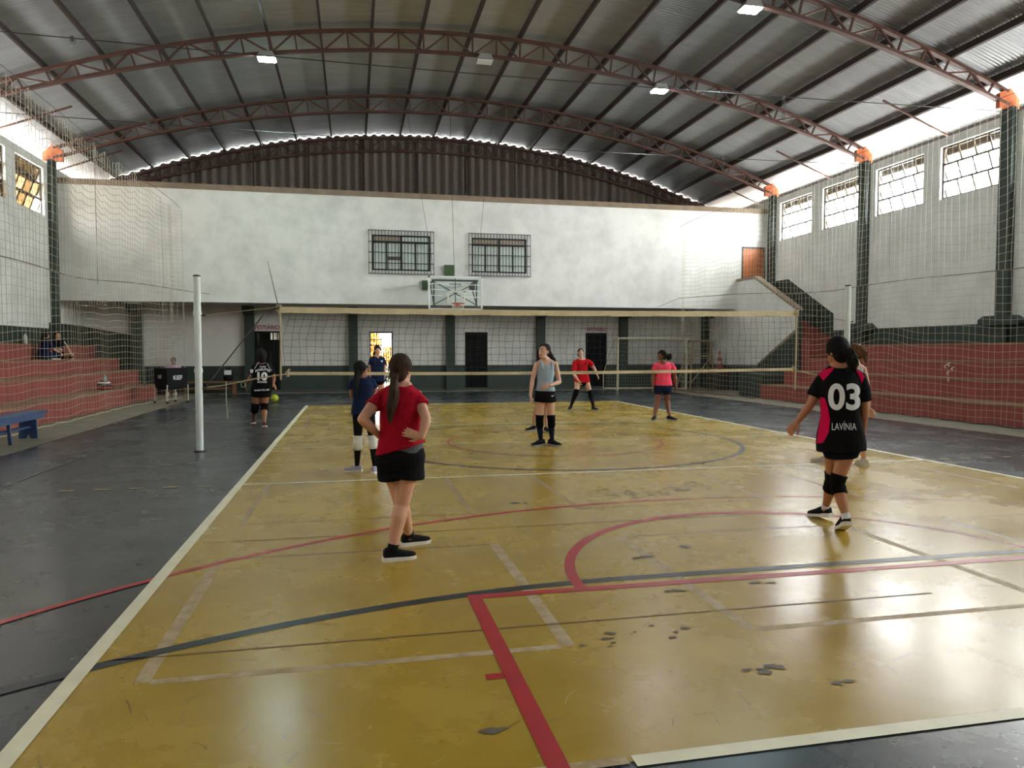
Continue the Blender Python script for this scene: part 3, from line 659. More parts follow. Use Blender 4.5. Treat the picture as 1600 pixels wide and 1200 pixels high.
for x in (2.72, 4.2):
    MB().bar((x, YBB + 0.05, 3.98), (x, YU, 3.98), 0.05).build('wall_arm', M_BG, t); MB().bar((x, YBB + 0.1, 3.15), (x, YU, 3.9), 0.035).build('wall_arm', M_BG, t)
    MB().bar((x, YBB, 3.98), (x, YBB + 0.12, 3.98), 0.05).build('wall_arm', M_BG, t)
rc = (3.50, YBB - 0.30, 3.17)
MB().tube([(rc[0] + 0.225 * math.cos(a), rc[1] + 0.225 * math.sin(a), rc[2]) for a in np.linspace(0, 2 * math.pi, 28)], 0.012, 8).build('rim', mat('orange_red_rim', (176, 68, 44), 0.5), t)
MB().box(3.40, 3.60, YBB - 0.09, YBB - 0.005, 3.06, 3.2).build('rim_bracket', mat('orange_red_rim', (176, 68, 44), 0.5), t)
m = MB()
for k in range(12):
    a = 2 * math.pi * k / 12
    for s_ in (1, -1):
        m.tube([(rc[0] + 0.225 * (1 - 0.45 * q) * math.cos(a + s_ * q * 0.5), rc[1] + 0.225 * (1 - 0.45 * q) * math.sin(a + s_ * q * 0.5), rc[2] - 0.42 * q) for q in np.linspace(0, 1, 5)], 0.006, 4, False)
m.build('net', mat('white_cord', (214, 210, 198), 0.8), t)
MB().box(3.98, 4.16, YBB + 0.2, YBB + 0.3, 3.68, 3.88).build('counterweight', M_BG, t)
for x, xt in ((2.75, 1.9), (4.18, 4.9), (3.42, 3.40)):
    MB().tube([(x, YBB + 0.05, 4.1), (xt, PIL[0], bot_z(xt) if xt != 3.4 else bot_z(3.4))], 0.007, 4).build('suspension_cable', M_STEEL, t)

# ---- floodlights under the trusses
def flood(x, y, z, label, rgb, strength, ry, group=None):
    t = thing('floodlight', label, 'floodlight', (x, y, z), group)
    M_H = mat('grey_lamp_housing', (150, 150, 146), 0.5, metal=0.4)
    h = MB(); h.prism([(x - 0.24, z + 0.0), (x + 0.24, z + 0.0), (x + 0.15, z + 0.16), (x - 0.15, z + 0.16)], 1, y - 0.17, y + 0.17); h.build('housing', M_H, t)
    MB().box(x - 0.21, x + 0.21, y - 0.15, y + 0.15, z - 0.03, z + 0.002).build('lens', emis('lamp_%s' % x, rgb, strength) if strength else mat('unlit_lamp_lens', (210, 212, 208), 0.3), t)
    br = MB(); top = bot_z(x) - 0.02
    for s_ in (-1, 1): br.bar((x + s_ * 0.16, y, z + 0.05), (x + s_ * 0.10, y + 0.06, top), 0.03, 0.012)
    br.bar((x - 0.12, y + 0.06, top), (x + 0.12, y + 0.06, top), 0.05, 0.03); br.build('bracket', M_H, t)
    fins = MB()
    for k in range(5): fins.box(x - 0.12 + k * 0.06 - 0.006, x - 0.12 + k * 0.06 + 0.006, y - 0.12, y + 0.12, z + 0.15, z + 0.2)
    fins.build('cooling_fins', M_H, t)
    return t
for (u, v, y, lab, rgb, st) in ((417, 82, PIL[1], 'lit floodlight with a cyan white glow under the arch truss', (214, 255, 250), 50), (1030, 131, PIL[1], 'lit floodlight with a plain white lens under the arch truss', (246, 248, 255), 50), (757, 87, PIL[1], 'unlit floodlight with a pale lens at the middle of the arch truss', None, 0), (1172, 6, PIL[2], 'lit bluish white floodlight alone on its arch truss', (214, 246, 255), 50)):
    p = at(u, v, 1, y); flood(p[0], y - 0.02, min(p[2], bot_z(p[0]) - 0.16), lab, rgb, st, 0)

# ================================================================== VOLLEYBALL NET AND POSTS
YN = 12.08
M_POST = mat('white_post_paint', (208, 218, 216), 0.5, var=0.08, scale=5); M_CREAM = mat('cream_canvas_tape', (214, 202, 166), 0.85, var=0.12, scale=6); M_CORD = mat('black_net_cord', (34, 34, 32), 0.8)
M_ROPE = mat('old_beige_rope', (176, 164, 134), 0.9, var=0.15, scale=12); M_RUSTY = mat('rusty_hook', (70, 46, 36), 0.7)
NX0, NX1 = -1.15, 7.90
def post(x, ztop, label):
    t = thing('volleyball_post', label, 'net post', (x, YN, 0))
    MB().lathe([(0.054, 0), (0.054, 1.22), (0.053, 1.221), (0.053, ztop - 0.01)], (x, YN, 0), 20).build('lower_pole', M_POST, t, False)
    for z in (1.22, 2.1): MB().lathe([(0.060, 0), (0.062, 0.015), (0.062, 0.045), (0.060, 0.06)], (x, YN, z), 20).build('collar', M_POST, t)
    MB().lathe([(0.056, 0), (0.056, 0.02), (0.03, 0.03)], (x, YN, ztop - 0.012), 20).build('cap', mat('dark_cap', (54, 54, 52), 0.6), t)
    MB().lathe([(0.09, 0), (0.09, 0.012), (0.06, 0.014)], (x, YN, 0.006), 20).build('floor_ring', M_STEEL, t)
    MB().tube([(x + 0.05, YN, 2.1), (x + 0.12, YN, 2.1)], 0.014, 8).build('hook', M_RUSTY, t)
    MB().tube([(x + (0.05 if x < 0 else -0.05), YN, 0.97), (x + (0.12 if x < 0 else -0.12), YN, 0.97), (x + (0.12 if x < 0 else -0.12), YN, 1.02)], 0.016, 8).build('hook', M_RUSTY, t)
    return t
PXL, PXR = -2.33, 8.97
post(PXL, 2.70, 'white steel net post on the dark floor near the number 10 player')
post(PXR, 2.76, 'white steel net post standing behind the player in the number 03 shirt')
t = thing('volleyball_net', 'cream-taped black volleyball net stretched across the yellow court', 'net', (3.35, YN, 0))
def ztop(x): return 2.245 - 0.02 * math.sin(math.pi * (x - NX0) / (NX1 - NX0)) + 0.03 * (x - NX0) / (NX1 - NX0)
def zbot(x): return 1.205 - 0.03 * math.sin(math.pi * (x - NX0) / (NX1 - NX0)) + 0.02 * (x - NX0) / (NX1 - NX0)
def band(name, fz, h, x0, x1, dz=0.0, th=0.012):
    m = MB(); n = 40
    for i in range(n + 1):
        x = x0 + (x1 - x0) * i / n; z = fz(x) + dz; w = th / 2
        m.v += [(x, YN - w, z - h), (x, YN + w, z - h), (x, YN + w, z), (x, YN - w, z)]
    for i in range(n):
        for j in range(4): m.f.append((i * 4 + j, i * 4 + (j + 1) % 4, i * 4 + 4 + (j + 1) % 4, i * 4 + 4 + j))
    m.f += [(3, 2, 1, 0), tuple(n * 4 + j for j in range(4))]
    return m.build(name, M_CREAM, t)
band('top_tape', ztop, 0.095, NX0, NX1); band('bottom_tape', zbot, 0.05, NX0 + 0.1, NX1 - 0.02, 0.02)
m = MB(); nx, nz = 75, 9
def npt(i, j):
    fx, fz = i / nx, j / nz; x = NX0 + 0.08 + (NX1 - NX0 - 0.14) * fx
    zt, zb = ztop(x) - 0.09, zbot(x) - 0.01; z = zb + (zt - zb) * fz
    skew = 0.10 * max(0, (fz - 0.62) / 0.38) * (1.0 - fx * 1.3) if fz > 0.62 else 0.0
    return (x + skew + 0.012 * math.sin(i * 2.3 + j), YN + 0.01 * math.sin(i * 0.7 + j * 1.3), z + 0.006 * math.sin(i * 1.7 + j * 2.1))
for i in range(nx + 1): m.tube([npt(i, j) for j in range(nz + 1)], 0.0028, 3, False)
for j in range(nz + 1): m.tube([npt(i, j) for i in range(nx + 1)], 0.0028, 3, False)
m.build('netting', M_CORD, t)
for x in (NX0 + 0.03, NX1): MB().tube([(x, YN - 0.012, ztop(x) + 0.02), (x + 0.01, YN - 0.012, 1.7), (x, YN - 0.012, 0.85 if x > 0 else 1.1)], 0.016, 6).build('side_cord', M_ROPE, t)
g = random.Random(3)
for (x, z) in ((NX0 + 0.02, ztop(NX0) - 0.02), (NX0 + 0.12, zbot(NX0) + 0.0), (NX1 + 0.01, ztop(NX1) - 0.03), (NX1 - 0.02, zbot(NX1) + 0.0)):
    MB().tube([(x + g.uniform(-0.05, 0.05), YN + g.uniform(-0.03, 0.03), z + g.uniform(-0.06, 0.06)) for _ in range(12)], 0.014, 6).build('knot', M_ROPE, t)
MB().tube([(PXL + 0.1, YN, 1.0), (NX0 - 0.18, YN - 0.01, 2.16), (NX0, YN, 2.22)], 0.010, 6).build('tension_rope', M_STEEL, t)
MB().tube([(PXL + 0.1, YN, 0.99), (PXL + 0.35, YN, 1.02), (-1.5, YN, 1.12), (NX0 + 0.1, YN, 1.19)], 0.012, 6).build('tension_rope', M_ROPE, t)
MB().tube([(PXL + 0.1, YN, 2.1), (NX0, YN, 2.24)], 0.005, 5).build('tension_rope', M_ROPE, t)
MB().tube([(-1.93, YN - 0.02, 1.08), (-1.93, YN - 0.025, 0.8), (-1.915, YN - 0.02, 0.5)], 0.007, 5).build('loose_cord', mat('pale_green_cord', (150, 172, 140), 0.8), t)
MB().tube([(-1.68 + 0.03 * math.sin(a), YN - 0.02, 1.03 + 0.045 * math.cos(a)) for a in np.linspace(0, 6.28, 12)], 0.006, 5).build('loose_cord', mat('pale_green_cord', (150, 172, 140), 0.8), t)
MB().tube([(PXR - 0.1, YN, 1.0), (NX1, YN, 1.2)], 0.010, 6).build('tension_rope', M_ROPE, t)
MB().tube([(PXR - 0.05, YN, 2.12), (NX1, YN, 2.25)], 0.005, 5).build('tension_rope', M_STEEL, t)
MB().tube([(NX0 + 0.02, YN - 0.02, 2.2), (NX0 - 0.14, YN - 0.02, 2.95)], [0.008, 0.004], 6).build('antenna', M_IRON, t)

# ================================================================== SIDE SAFETY NETS
M_NETC = mat('beige_net_cord', (196, 188, 168), 0.9)
def safety_net(sgn, label):
    """sgn -1: left curtain, +1: right curtain"""
    t = thing('safety_net', label, 'safety net', ((-6.1 if sgn < 0 else 12.9), 14, 0))
    y0, y1, cell = 1.0, 26.45, 0.17
    ny = int((y1 - y0) / cell)
    def xbase(y):
        k = min(1, max(0, (y - 21.5) / 5.0)); k = k * k * (3 - 2 * k)
        return (-6.15 + 0.55 * k) if sgn < 0 else (12.95 - 0.65 * k)
    def topz(y):
        k = min(1, max(0, (y - 22.0) / 4.5)); base = 6.68 - 0.38 * k
        ph = ((y - 1.0) / 0.95) % 1.0
        return base - 0.17 * (1 - (2 * ph - 1) ** 2) * (1 - 0.5 * k)
    def seam(y): return 3.22 + 0.40 * min(1, max(0, (y - 18) / 8.5)) + 0.03 * math.sin(y * 0.9)
    def pt(i, f, zlo, zhi, low):
        y = y0 + (y1 - y0) * i / ny; x = xbase(y); fold = min(1, max(0, (y - 23.0) / 3))
        x += 0.05 * math.sin(y * 1.1 + f * 1.3) + 0.03 * math.sin(y * 2.9) + fold * 0.13 * math.sin(y * 6.5)
        z = zlo + (zhi - zlo) * f + 0.055 * math.sin(y * 0.75 + f * 2 + sgn) * math.sin(math.pi * f) + 0.02 * math.sin(y * 3.1 + f * 5)
        if sgn > 0 and low: z += 0.16 * math.exp(-((y - 16.2) / 1.0) ** 2) * math.sin(math.pi * f)
        if not low: z -= fold * 0.25 * math.sin(math.pi * min(1, (y - 23) / 3.45)) * f if y > 23 else 0
        y += 0.02 * math.sin(i * 1.9 + f * 4)
        return (x, min(y, y1), max(z, 0.008))
    for nm, low in (('upper_netting', False), ('lower_netting', True)):
        m = MB(); nz = 20 if low else 19
        def P(i, j):
            y = y0 + (y1 - y0) * i / ny
            return pt(i, j / nz, 0.0 if low else seam(y), seam(y) if low else topz(y), low)
        for i in range(ny + 1): m.tube([P(i, j) for j in range(nz + 1)], (0.0042 if low else 0.0052) if sgn < 0 else 0.0038, 3, False)
        for j in range(nz + 1): m.tube([P(i, j) for i in range(ny + 1)], (0.0042 if low else 0.0052) if sgn < 0 else 0.0038, 3, False)
        o = m.build(nm, M_NETC, t); o['kind'] = 'stuff'
    top = [(xbase(y), y, topz(y0 + round((y - y0) / 0.95) * 0.95) + 0.02) for y in np.arange(y0, y1, 0.95)] + [(xbase(y1), 26.5, 6.32)]
    MB().tube(top, 0.006, 5).build('top_cable', M_STEEL, t)
    MB().tube([(xbase(y), min(y, 26.5), seam(y) + 0.01) for y in np.arange(y0, y1 + 0.3, 0.5)], 0.009, 5).build('seam_cable', mat('brown_seam_cord', (96, 76, 60), 0.8), t)
    MB().tube([(xbase(y) - 0.02 * sgn + 0.03 * math.sin(y * 5), y, 0.02 + 0.012 * math.sin(y * 7)) for y in np.arange(y0, y1, 0.22)], 0.012, 5).build('ground_rope', M_RUSTY if sgn > 0 else M_ROPE, t)
    MB().tube([(xbase(20.0 if sgn < 0 else 15.9), 20.0 if sgn < 0 else 15.9, topz(20)), (xbase(18), 20.0 if sgn < 0 else 15.9, 3.2)], 0.006, 4).build('drop_line', M_STEEL, t)
    MB().tube([(xbase(y1), 26.5, seam(26) + 0.02), (xbase(y1) - 0.9 * sgn, 26.5, seam(26) - 0.34 if sgn > 0 else seam(26) - 0.1)], 0.008, 5).build('anchor_cord', M_STEEL, t)
    if sgn > 0:
        for (dy, dz) in ((0, 0), (0.1, -0.05), (0.02, -0.2), (-0.1, -0.1), (0.0, -0.34)):
            MB().tube([(12.9, 13.9 + dy, 1.22 + dz), (12.89, 13.93 + dy, 1.27 + dz), (12.9, 13.87 + dy, 1.30 + dz)], 0.014, 5).build('mending_knot', mat('white_cord', (214, 210, 198), 0.8), t)
    return t
safety_net(-1, 'beige safety netting hung in front of the bleachers with the blue bench')
safety_net(1, 'beige safety netting hung below the bright windows, in front of the stair wall')

# ================================================================== FURNITURE AND EQUIPMENT
# ---- blue bench
t = thing('bench', 'blue painted wooden bench standing before the red bleachers', 'bench', (-5.6, 13.2, 0))
M_BLUE = mat('worn_blue_paint', (40, 66, 108), 0.5, rgb2=(62, 88, 128), scale=4, thr=(0.35, 0.7))
y0, y1, xb = 11.3, 14.95, -5.66
m = MB(); m.prism([(y0, 0.43), (y1 - 0.12, 0.43), (y1, 0.475), (y0, 0.475)], 0, xb - 0.19, xb + 0.19); m.build('seat', M_BLUE, t)
for dx in (-0.175, 0.175):
    MB().box(xb + dx - 0.014, xb + dx + 0.014, y0 + 0.05, y1 - 0.2, 0.355, 0.435).build('apron', M_BLUE, t)
for y in (y1 - 0.40, y0 + 0.45):
    MB().prism([(xb - 0.15, 0.0), (xb - 0.04, 0.0), (xb, 0.09), (xb + 0.04, 0.0), (xb + 0.15, 0.0), (xb + 0.13, 0.43), (xb - 0.13, 0.43)], 1, y - 0.02, y + 0.02).build('end_board', M_BLUE, t)
MB().box(xb - 0.05, xb + 0.05, y0 + 0.3, y1 - 0.30, 0.19, 0.225).build('stretcher', M_BLUE, t)
for (y, dx) in ((13.55, 0.12), (13.1, -0.12)): MB().bar((xb + dx, y, 0.0), (xb + dx * 0.8, y - 0.02, 0.43), 0.035, 0.05).build('leg', M_BLUE, t)
# ---- brown bench at the far wall
t = thing('bench', 'plain brown wooden bench against the dark green far wall', 'bench', (-5.0, 28.35, 0))
M_WOOD = mat('brown_bench_wood', (122, 86, 60), 0.6, var=0.2, scale=4, stretch=(1, 6, 6))
MB().box(-6.75, -3.95, 28.15, 28.5, 0.40, 0.46).build('seat', M_WOOD, t)
for x in (-6.45, -4.25): MB().box(x - 0.05, x + 0.05, 28.19, 28.46, 0.0, 0.40).build('leg', M_WOOD, t)
MB().box(-6.45, -4.25, 28.31, 28.34, 0.16, 0.24).build('stretcher', M_WOOD, t)
# ---- ball cart
c0, c1, c2, c3 = fl(247, 629), fl(257, 631), fl(279.5, 628), fl(289, 629)
ca = (c0 + c1 + c2 + c3) / 4
t = thing('ball_cart', 'black fabric ball cart on four pale legs with white lettering', 'ball cart', tuple(ca))
ux = (c3 - c1); ux = ux / np.linalg.norm(ux); uy = np.array([-ux[1], ux[0], 0]); sx, sy = 0.33, 0.33
def cp(a, b, z): return tuple(ca + ux * a * sx + uy * b * sy + np.array([0, 0, z]))
M_BLK = mat('black_nylon_fabric', (17, 17, 20), 0.75, var=0.3, scale=4, bump=0.3, bscale=14, spec=0.2); M_ALU = mat('pale_aluminium', (196, 190, 176), 0.4, metal=0.3)
m = MB(); ns = 14
for k, (z, q) in enumerate(((1.03, 1.0), (0.95, 1.0), (0.7, 0.99), (0.50, 0.97), (0.455, 0.93), (0.44, 0.5))):
    for a, b in ((-1, -1), (0, -1.02), (1, -1), (1.02, 0), (1, 1), (0, 1.02), (-1, 1), (-1.02, 0)):
        zz = z - (0.035 if (a == 0 or b == 0 or abs(a) > 1) and z < 0.6 else 0); m.v.append(cp(a * q, b * q, zz))
for i in range(5):
    for j in range(8): m.f.append((i * 8 + j, i * 8 + (j + 1) % 8, i * 8 + 8 + (j + 1) % 8, i * 8 + 8 + j))
m.f += [tuple(range(8)), tuple(40 + j for j in range(8))]
m.build('bag', M_BLK, t)
for a, b in ((-1, -1), (1, -1), (1, 1), (-1, 1)):
    l = MB().tube([cp(a, b, 0.06), cp(a, b, 0.55)], 0.018, 8).build('leg', M_ALU, t)
    MB().lathe([(0.02, 0), (0.034, 0.01), (0.034, 0.05), (0.02, 0.06)], cp(a, b, 0.0), 10).build('caster', mat('black_rubber', (24, 24, 24), 0.7), l)
for z in (1.03,): MB().tube([cp(-1, -1, z), cp(1, -1, z), cp(1, 1, z), cp(-1, 1, z), cp(-1, -1, z)], 0.014, 8).build('top_rail', M_BLK, t)
v, f = text_2d('KIEF', 0.02); m = MB(); m.add([cp(-0.42 + 0.86 * p[0], -1.045, 0.70 + 0.13 * p[1]) for p in v], f); m.build('printed_lettering', mat('white_print', (226, 228, 230), 0.6), t)
m = MB(); m.add([cp(-1.05, 0.35 - 0.6 * p[0], 0.74 + 0.10 * p[1]) for p in v], f); m.build('printed_lettering', mat('white_print', (226, 228, 230), 0.6), t)
# ---- bag on the far bench behind the post
t = thing('sports_bag', 'small black and white sports bag on the brown bench', 'bag', (-4.45, 28.3, 0.46))
m = MB(); m.lathe([(0.02, 0), (0.16, 0.01), (0.18, 0.15), (0.15, 0.36), (0.06, 0.44)], (-4.45, 28.32, 0.46), 14); m.build('body', M_BLK, t, True)
MB().box(-4.56, -4.32, 28.12, 28.16, 0.70, 0.86).build('white_pocket', mat('white_print', (226, 228, 230), 0.6), t)
MB().tube([(-4.5, 28.3, 0.86), (-4.48, 28.28, 1.0), (-4.40, 28.28, 1.0), (-4.38, 28.3, 0.86)], 0.012, 6).build('strap', M_BLK, t)
# ---- futsal goal
ga, gb = np.array([10.28, 27.75, 0]), np.array([13.15, 27.60, 0]); t = thing('goal', 'worn cream futsal goal frame with net beside the changing room door', 'goal', tuple((ga + gb) / 2))
M_GOAL = mat('worn_cream_goal_paint', (206, 198, 172), 0.6, var=0.15, scale=6); zt = 2.06
MB().tube([tuple(ga), tuple(ga + [0, 0, zt])], 0.045, 10).build('goal_post', M_GOAL, t); MB().tube([tuple(gb), tuple(gb + [0, 0, zt])], 0.045, 10).build('goal_post', M_GOAL, t)
MB().tube([tuple(ga + [-0.045, 0, zt]), tuple(gb + [0.045, 0, zt])], 0.045, 10).build('crossbar', M_GOAL, t)
gba, gbb = ga + [-0.30, 0.85, 0], gb + [-0.36, 0.90, 0]
for a, b in ((ga, gba), (gb, gbb)):
    MB().tube([tuple(a + [0, 0, zt]), tuple(a * 0.85 + b * 0.15 + [0, 0, zt]), tuple(b * 0.6 + a * 0.4 + [0, 0, 1.4]), tuple(b + [0, 0, 0.6]), tuple(b + [0, 0, 0.03]), tuple(a + [0, 0, 0.03])], 0.022, 8).build('back_stay', M_GOAL, t)
MB().tube([tuple(gba + [0, 0, 0.03]), tuple(gbb + [0, 0, 0.03])], 0.03, 8).build('ground_bar', M_GOAL, t)
m = MB(); n1, n2 = 24, 16
prof = [(0.02, 2.06), (0.15, 2.04), (0.6, 1.4), (1.0, 0.6), (1.0, 0.05)]
def gp(fx, ft):
    s_ = ft * 4; i = min(3, int(s_)); q = s_ - i; dd = prof[i][0] * (1 - q) + prof[i + 1][0] * q; z = prof[i][1] * (1 - q) + prof[i + 1][1] * q
    a = ga + (gba - ga) * dd; b = gb + (gbb - gb) * dd; p = a + (b - a) * fx; return (p[0], p[1], z - 0.04 * math.sin(math.pi * fx) * math.sin(math.pi * ft))
for i in range(n1 + 1): m.tube([gp(i / n1, j / n2) for j in range(n2 + 1)], 0.003, 3, False)
for j in range(n2 + 1): m.tube([gp(i / n1, j / n2) for i in range(n1 + 1)], 0.003, 3, False)
m.build('netting', M_NETC, t)
# ---- wooden umpire stand
t = thing('umpire_stand', 'old wooden umpire ladder stand next to the goal', 'umpire stand', (14.0, 28.2, 0))
M_PALEW = mat('pale_weathered_wood', (164, 146, 112), 0.7, var=0.2, scale=4, stretch=(5, 5, 1))
for (xa, ya, xb_, yb_) in ((13.40, 27.75, 13.62, 28.0), (14.5, 27.75, 14.4, 28.0), (13.2, 28.6, 13.58, 28.3), (14.6, 28.6, 14.42, 28.3)):
    MB().bar((xa, ya, 0), (xb_, yb_, 1.95), 0.07, 0.045).build('leg', M_PALEW, t)
MB().box(13.5, 14.5, 27.95, 28.35, 1.93, 2.0).build('seat_board', M_PALEW, t); MB().box(13.55, 14.47, 27.86, 27.96, 1.32, 1.38).build('foot_board', M_PALEW, t)
for z in (0.3, 0.65, 1.0, 1.35, 1.65): MB().bar((13.24 + 0.19 * z, 28.58 - 0.13 * z, z), (13.42 + 0.1 * z, 27.78 + 0.11 * z, z), 0.03, 0.05).build('rung', M_PALEW, t)
MB().bar((13.45, 27.79, 0.25), (14.4, 27.93, 1.3), 0.05, 0.03).build('brace', M_PALEW, t)
# ---- cone on a dark box
t = thing('storage_box', 'dark wooden storage box under the red cone by the stair wall', 'box', (14.35, 27.2, 0))
M_CRATE = mat('dark_crate_wood', (52, 48, 42), 0.8, var=0.2, scale=4); MB().box(14.02, 14.66, 26.92, 27.5, 0.0, 0.80).build('body', M_CRATE, t); MB().box(14.0, 14.68, 26.9, 27.52, 0.80, 0.85).build('lid', M_CRATE, t); MB().box(14.25, 14.42, 26.885, 26.92, 0.55, 0.6).build('handle', M_IRON, t)
t = thing('traffic_cone', 'faded red and white striped cone on the dark storage box', 'traffic cone', (14.4, 27.2, 0.85))
MB().box(14.22, 14.58, 27.02, 27.38, 0.85, 0.885).build('base', mat('faded_cone_red', (150, 62, 50), 0.6, var=0.15), t)
for z0_, z1_, wht in ((0.885, 1.05, 0), (1.05, 1.16, 1), (1.16, 1.30, 0), (1.30, 1.40, 1), (1.40, 1.57, 0)):
    r = lambda z: 0.145 * (1.62 - z) / 0.74 + 0.008
    MB().lathe([(r(z0_), z0_), (r(z1_), z1_)], (14.4, 27.2, 0), 18).build('stripe' if wht else 'cone_body', mat('dirty_white_stripe', (178, 160, 148), 0.6) if wht else mat('faded_cone_red', (150, 62, 50), 0.6, var=0.15), t)
# ---- ball on the floor
pb = fl(429, 628.6); rb = 0.122
bm = bmesh.new(); bmesh.ops.create_icosphere(bm, subdivisions=4, radius=rb); me = bpy.data.meshes.new('volleyball'); bm.to_mesh(me); bm.free()
for p in me.polygons: p.use_smooth = True
me.materials.append(mat('yellow_green_ball_leather', (196, 206, 44), 0.5, rgb2=(168, 178, 36), scale=5, thr=(0.45, 0.55)))
o = thing('volleyball', 'yellow green volleyball on the dark floor beside the number 10 shirt', 'ball', (pb[0], pb[1], 0.0)); q = link_mesh('ball_skin', me, None, o); q.location = (0, 0, rb + 0.003)
m = MB()
for ax in range(3):
    for off in (-0.35, 0.35):
        rr = rb * math.sqrt(1 - off * off) + 0.0006; pts = []
        for a in np.linspace(0, 2 * math.pi, 32):
            c_, s_ = rr * math.cos(a), rr * math.sin(a); pts.append({0: (off * rb, c_, s_), 1: (c_, off * rb, s_), 2: (c_, s_, off * rb)}[ax])
        m.tube([(pb[0] + x, pb[1] + y, rb + 0.003 + z) for x, y, z in pts], 0.0016, 4, False)
m.build('seam', mat('dark_ball_seam', (110, 116, 40), 0.6), o)
# ---- bottles and helmet-like bag on the left bleachers
def bottle(x, y, z, h, r, rgb, cap, label):
    t = thing('water_bottle', label, 'bottle', (x, y, z))
    MB().lathe([(r * 0.9, 0), (r, 0.01), (r, h * 0.62), (r * 0.55, h * 0.78), (r * 0.5, h * 0.84)], (x, y, z), 14).build('body', mat('bottle_' + cap, rgb, 0.3), t, True)
    MB().lathe([(r * 0.58, 0), (r * 0.58, h * 0.12), (r * 0.3, h * 0.16)], (x, y, z + h * 0.83), 12).build('cap', mat('bottle_cap_' + cap, (90, 96, 96) if cap == 'grey' else (120, 170, 172), 0.4), t)
bottle(-9.15, 23.5, 1.76, 0.33, 0.055, (206, 208, 200), 'grey', 'white water bottle standing on the top red step')
bottle(-6.93, 22.95, 0.45, 0.42, 0.06, (150, 196, 196), 'cyan', 'pale cyan water bottle behind the red and black bag on the steps')
t = thing('sports_bag', 'red and black rounded sports bag on the lowest red step', 'bag', (-6.85, 22.6, 0.45))
m = MB(); m.lathe([(0.06, 0), (0.17, 0.02), (0.185, 0.12), (0.15, 0.22), (0.06, 0.27)], (-6.85, 22.6, 0.45), 16); m.build('body', M_BLK, t, True)
m = MB(); m.lathe([(0.182, 0.0), (0.186, 0.03), (0.182, 0.055)], (-6.85, 22.6, 0.50), 16); m.build('red_band', mat('bag_red', (186, 48, 58), 0.6), t, True)
m = MB(); m.lathe([(0.160, 0.0), (0.158, 0.03), (0.14, 0.045)], (-6.85, 22.6, 0.645), 16); m.build('white_band', mat('white_print', (226, 228, 230), 0.6), t, True)
g_ = MB()
for (a, b, c, d) in ((-70, 80, YB + 0.15, 90), (-70, 80, -60, YF - 0.25), (-70, XL - 0.22, YF - 0.25, YB + 0.15), (XR + 0.22, 80, YF - 0.25, YB + 0.15)): g_.box(a, b, c, d, -0.3, -0.14)
struct(g_.build('added_ground_outside', mat('bounce_toned_earth', (166, 152, 140), 0.95, var=0.15, scale=0.6)))  # unseen ground, added and toned for the daylight it bounces up to the roof
# ---- outdoors beyond the open gate: paving, a shrub with orange flowers
o = tag(recenter(MB().box(-2.0, 5.0, YB, YB + 7, -0.12, -0.02).build('pavement', M_CONC)), 'pale paving outside the open barred gate', 'paving'); o['kind'] = 'structure'
M_LEAF = mat('dark_leaf_green', (44, 58, 18), 0.6, var=0.3, scale=9); M_FLOWER = mat('orange_flower', (226, 146, 14), 0.6, var=0.2, scale=9)
def shrub(name, label, cx, cy, h, r, n, share, seed):
    t = thing(name, label, 'shrub', (cx, cy, -0.02)); g = random.Random(seed); lf, fw = MB(), MB()
    for _ in range(n):
        z = g.uniform(0.1, h); rr = r * math.sqrt(g.random()) * (1 - 0.4 * abs(z / h - 0.45)); a = g.uniform(0, 6.28); c = Vector((cx + rr * math.cos(a), cy + rr * math.sin(a), z)); d = Vector((g.gauss(0, 1), g.gauss(0, 1), g.gauss(0, 1))).normalized(); e2 = d.orthogonal().normalized(); s_ = g.uniform(0.05, 0.09)
        (fw if (g.random() < share and z > h * 0.5) else lf).add([c - d * s_, c + e2 * s_ * 0.5, c + d * s_, c - e2 * s_ * 0.5], [(0, 1, 2, 3)])
    lf.build('foliage', M_LEAF, t)['kind'] = 'stuff'; fw.build('blossom', M_FLOWER, t)['kind'] = 'stuff'
    MB().tube([(cx, cy, -0.02), (cx + 0.03, cy, h * 0.6)], [0.04, 0.02], 6).build('stem', M_WOOD, t)
shrub('flowering_shrub', 'tall orange flowering shrub seen through the open gate', 0.95, YB + 2.2, 2.35, 0.34, 1500, 0.95, 1)
shrub('flowering_shrub', 'low orange and green shrub seen through the open gate', 1.70, YB + 3.3, 1.75, 0.45, 1500, 0.75, 2)
shrub('green_shrub', 'green shrub at the edge of the open gate', 2.30, YB + 2.0, 1.6, 0.26, 900, 0.0, 3)

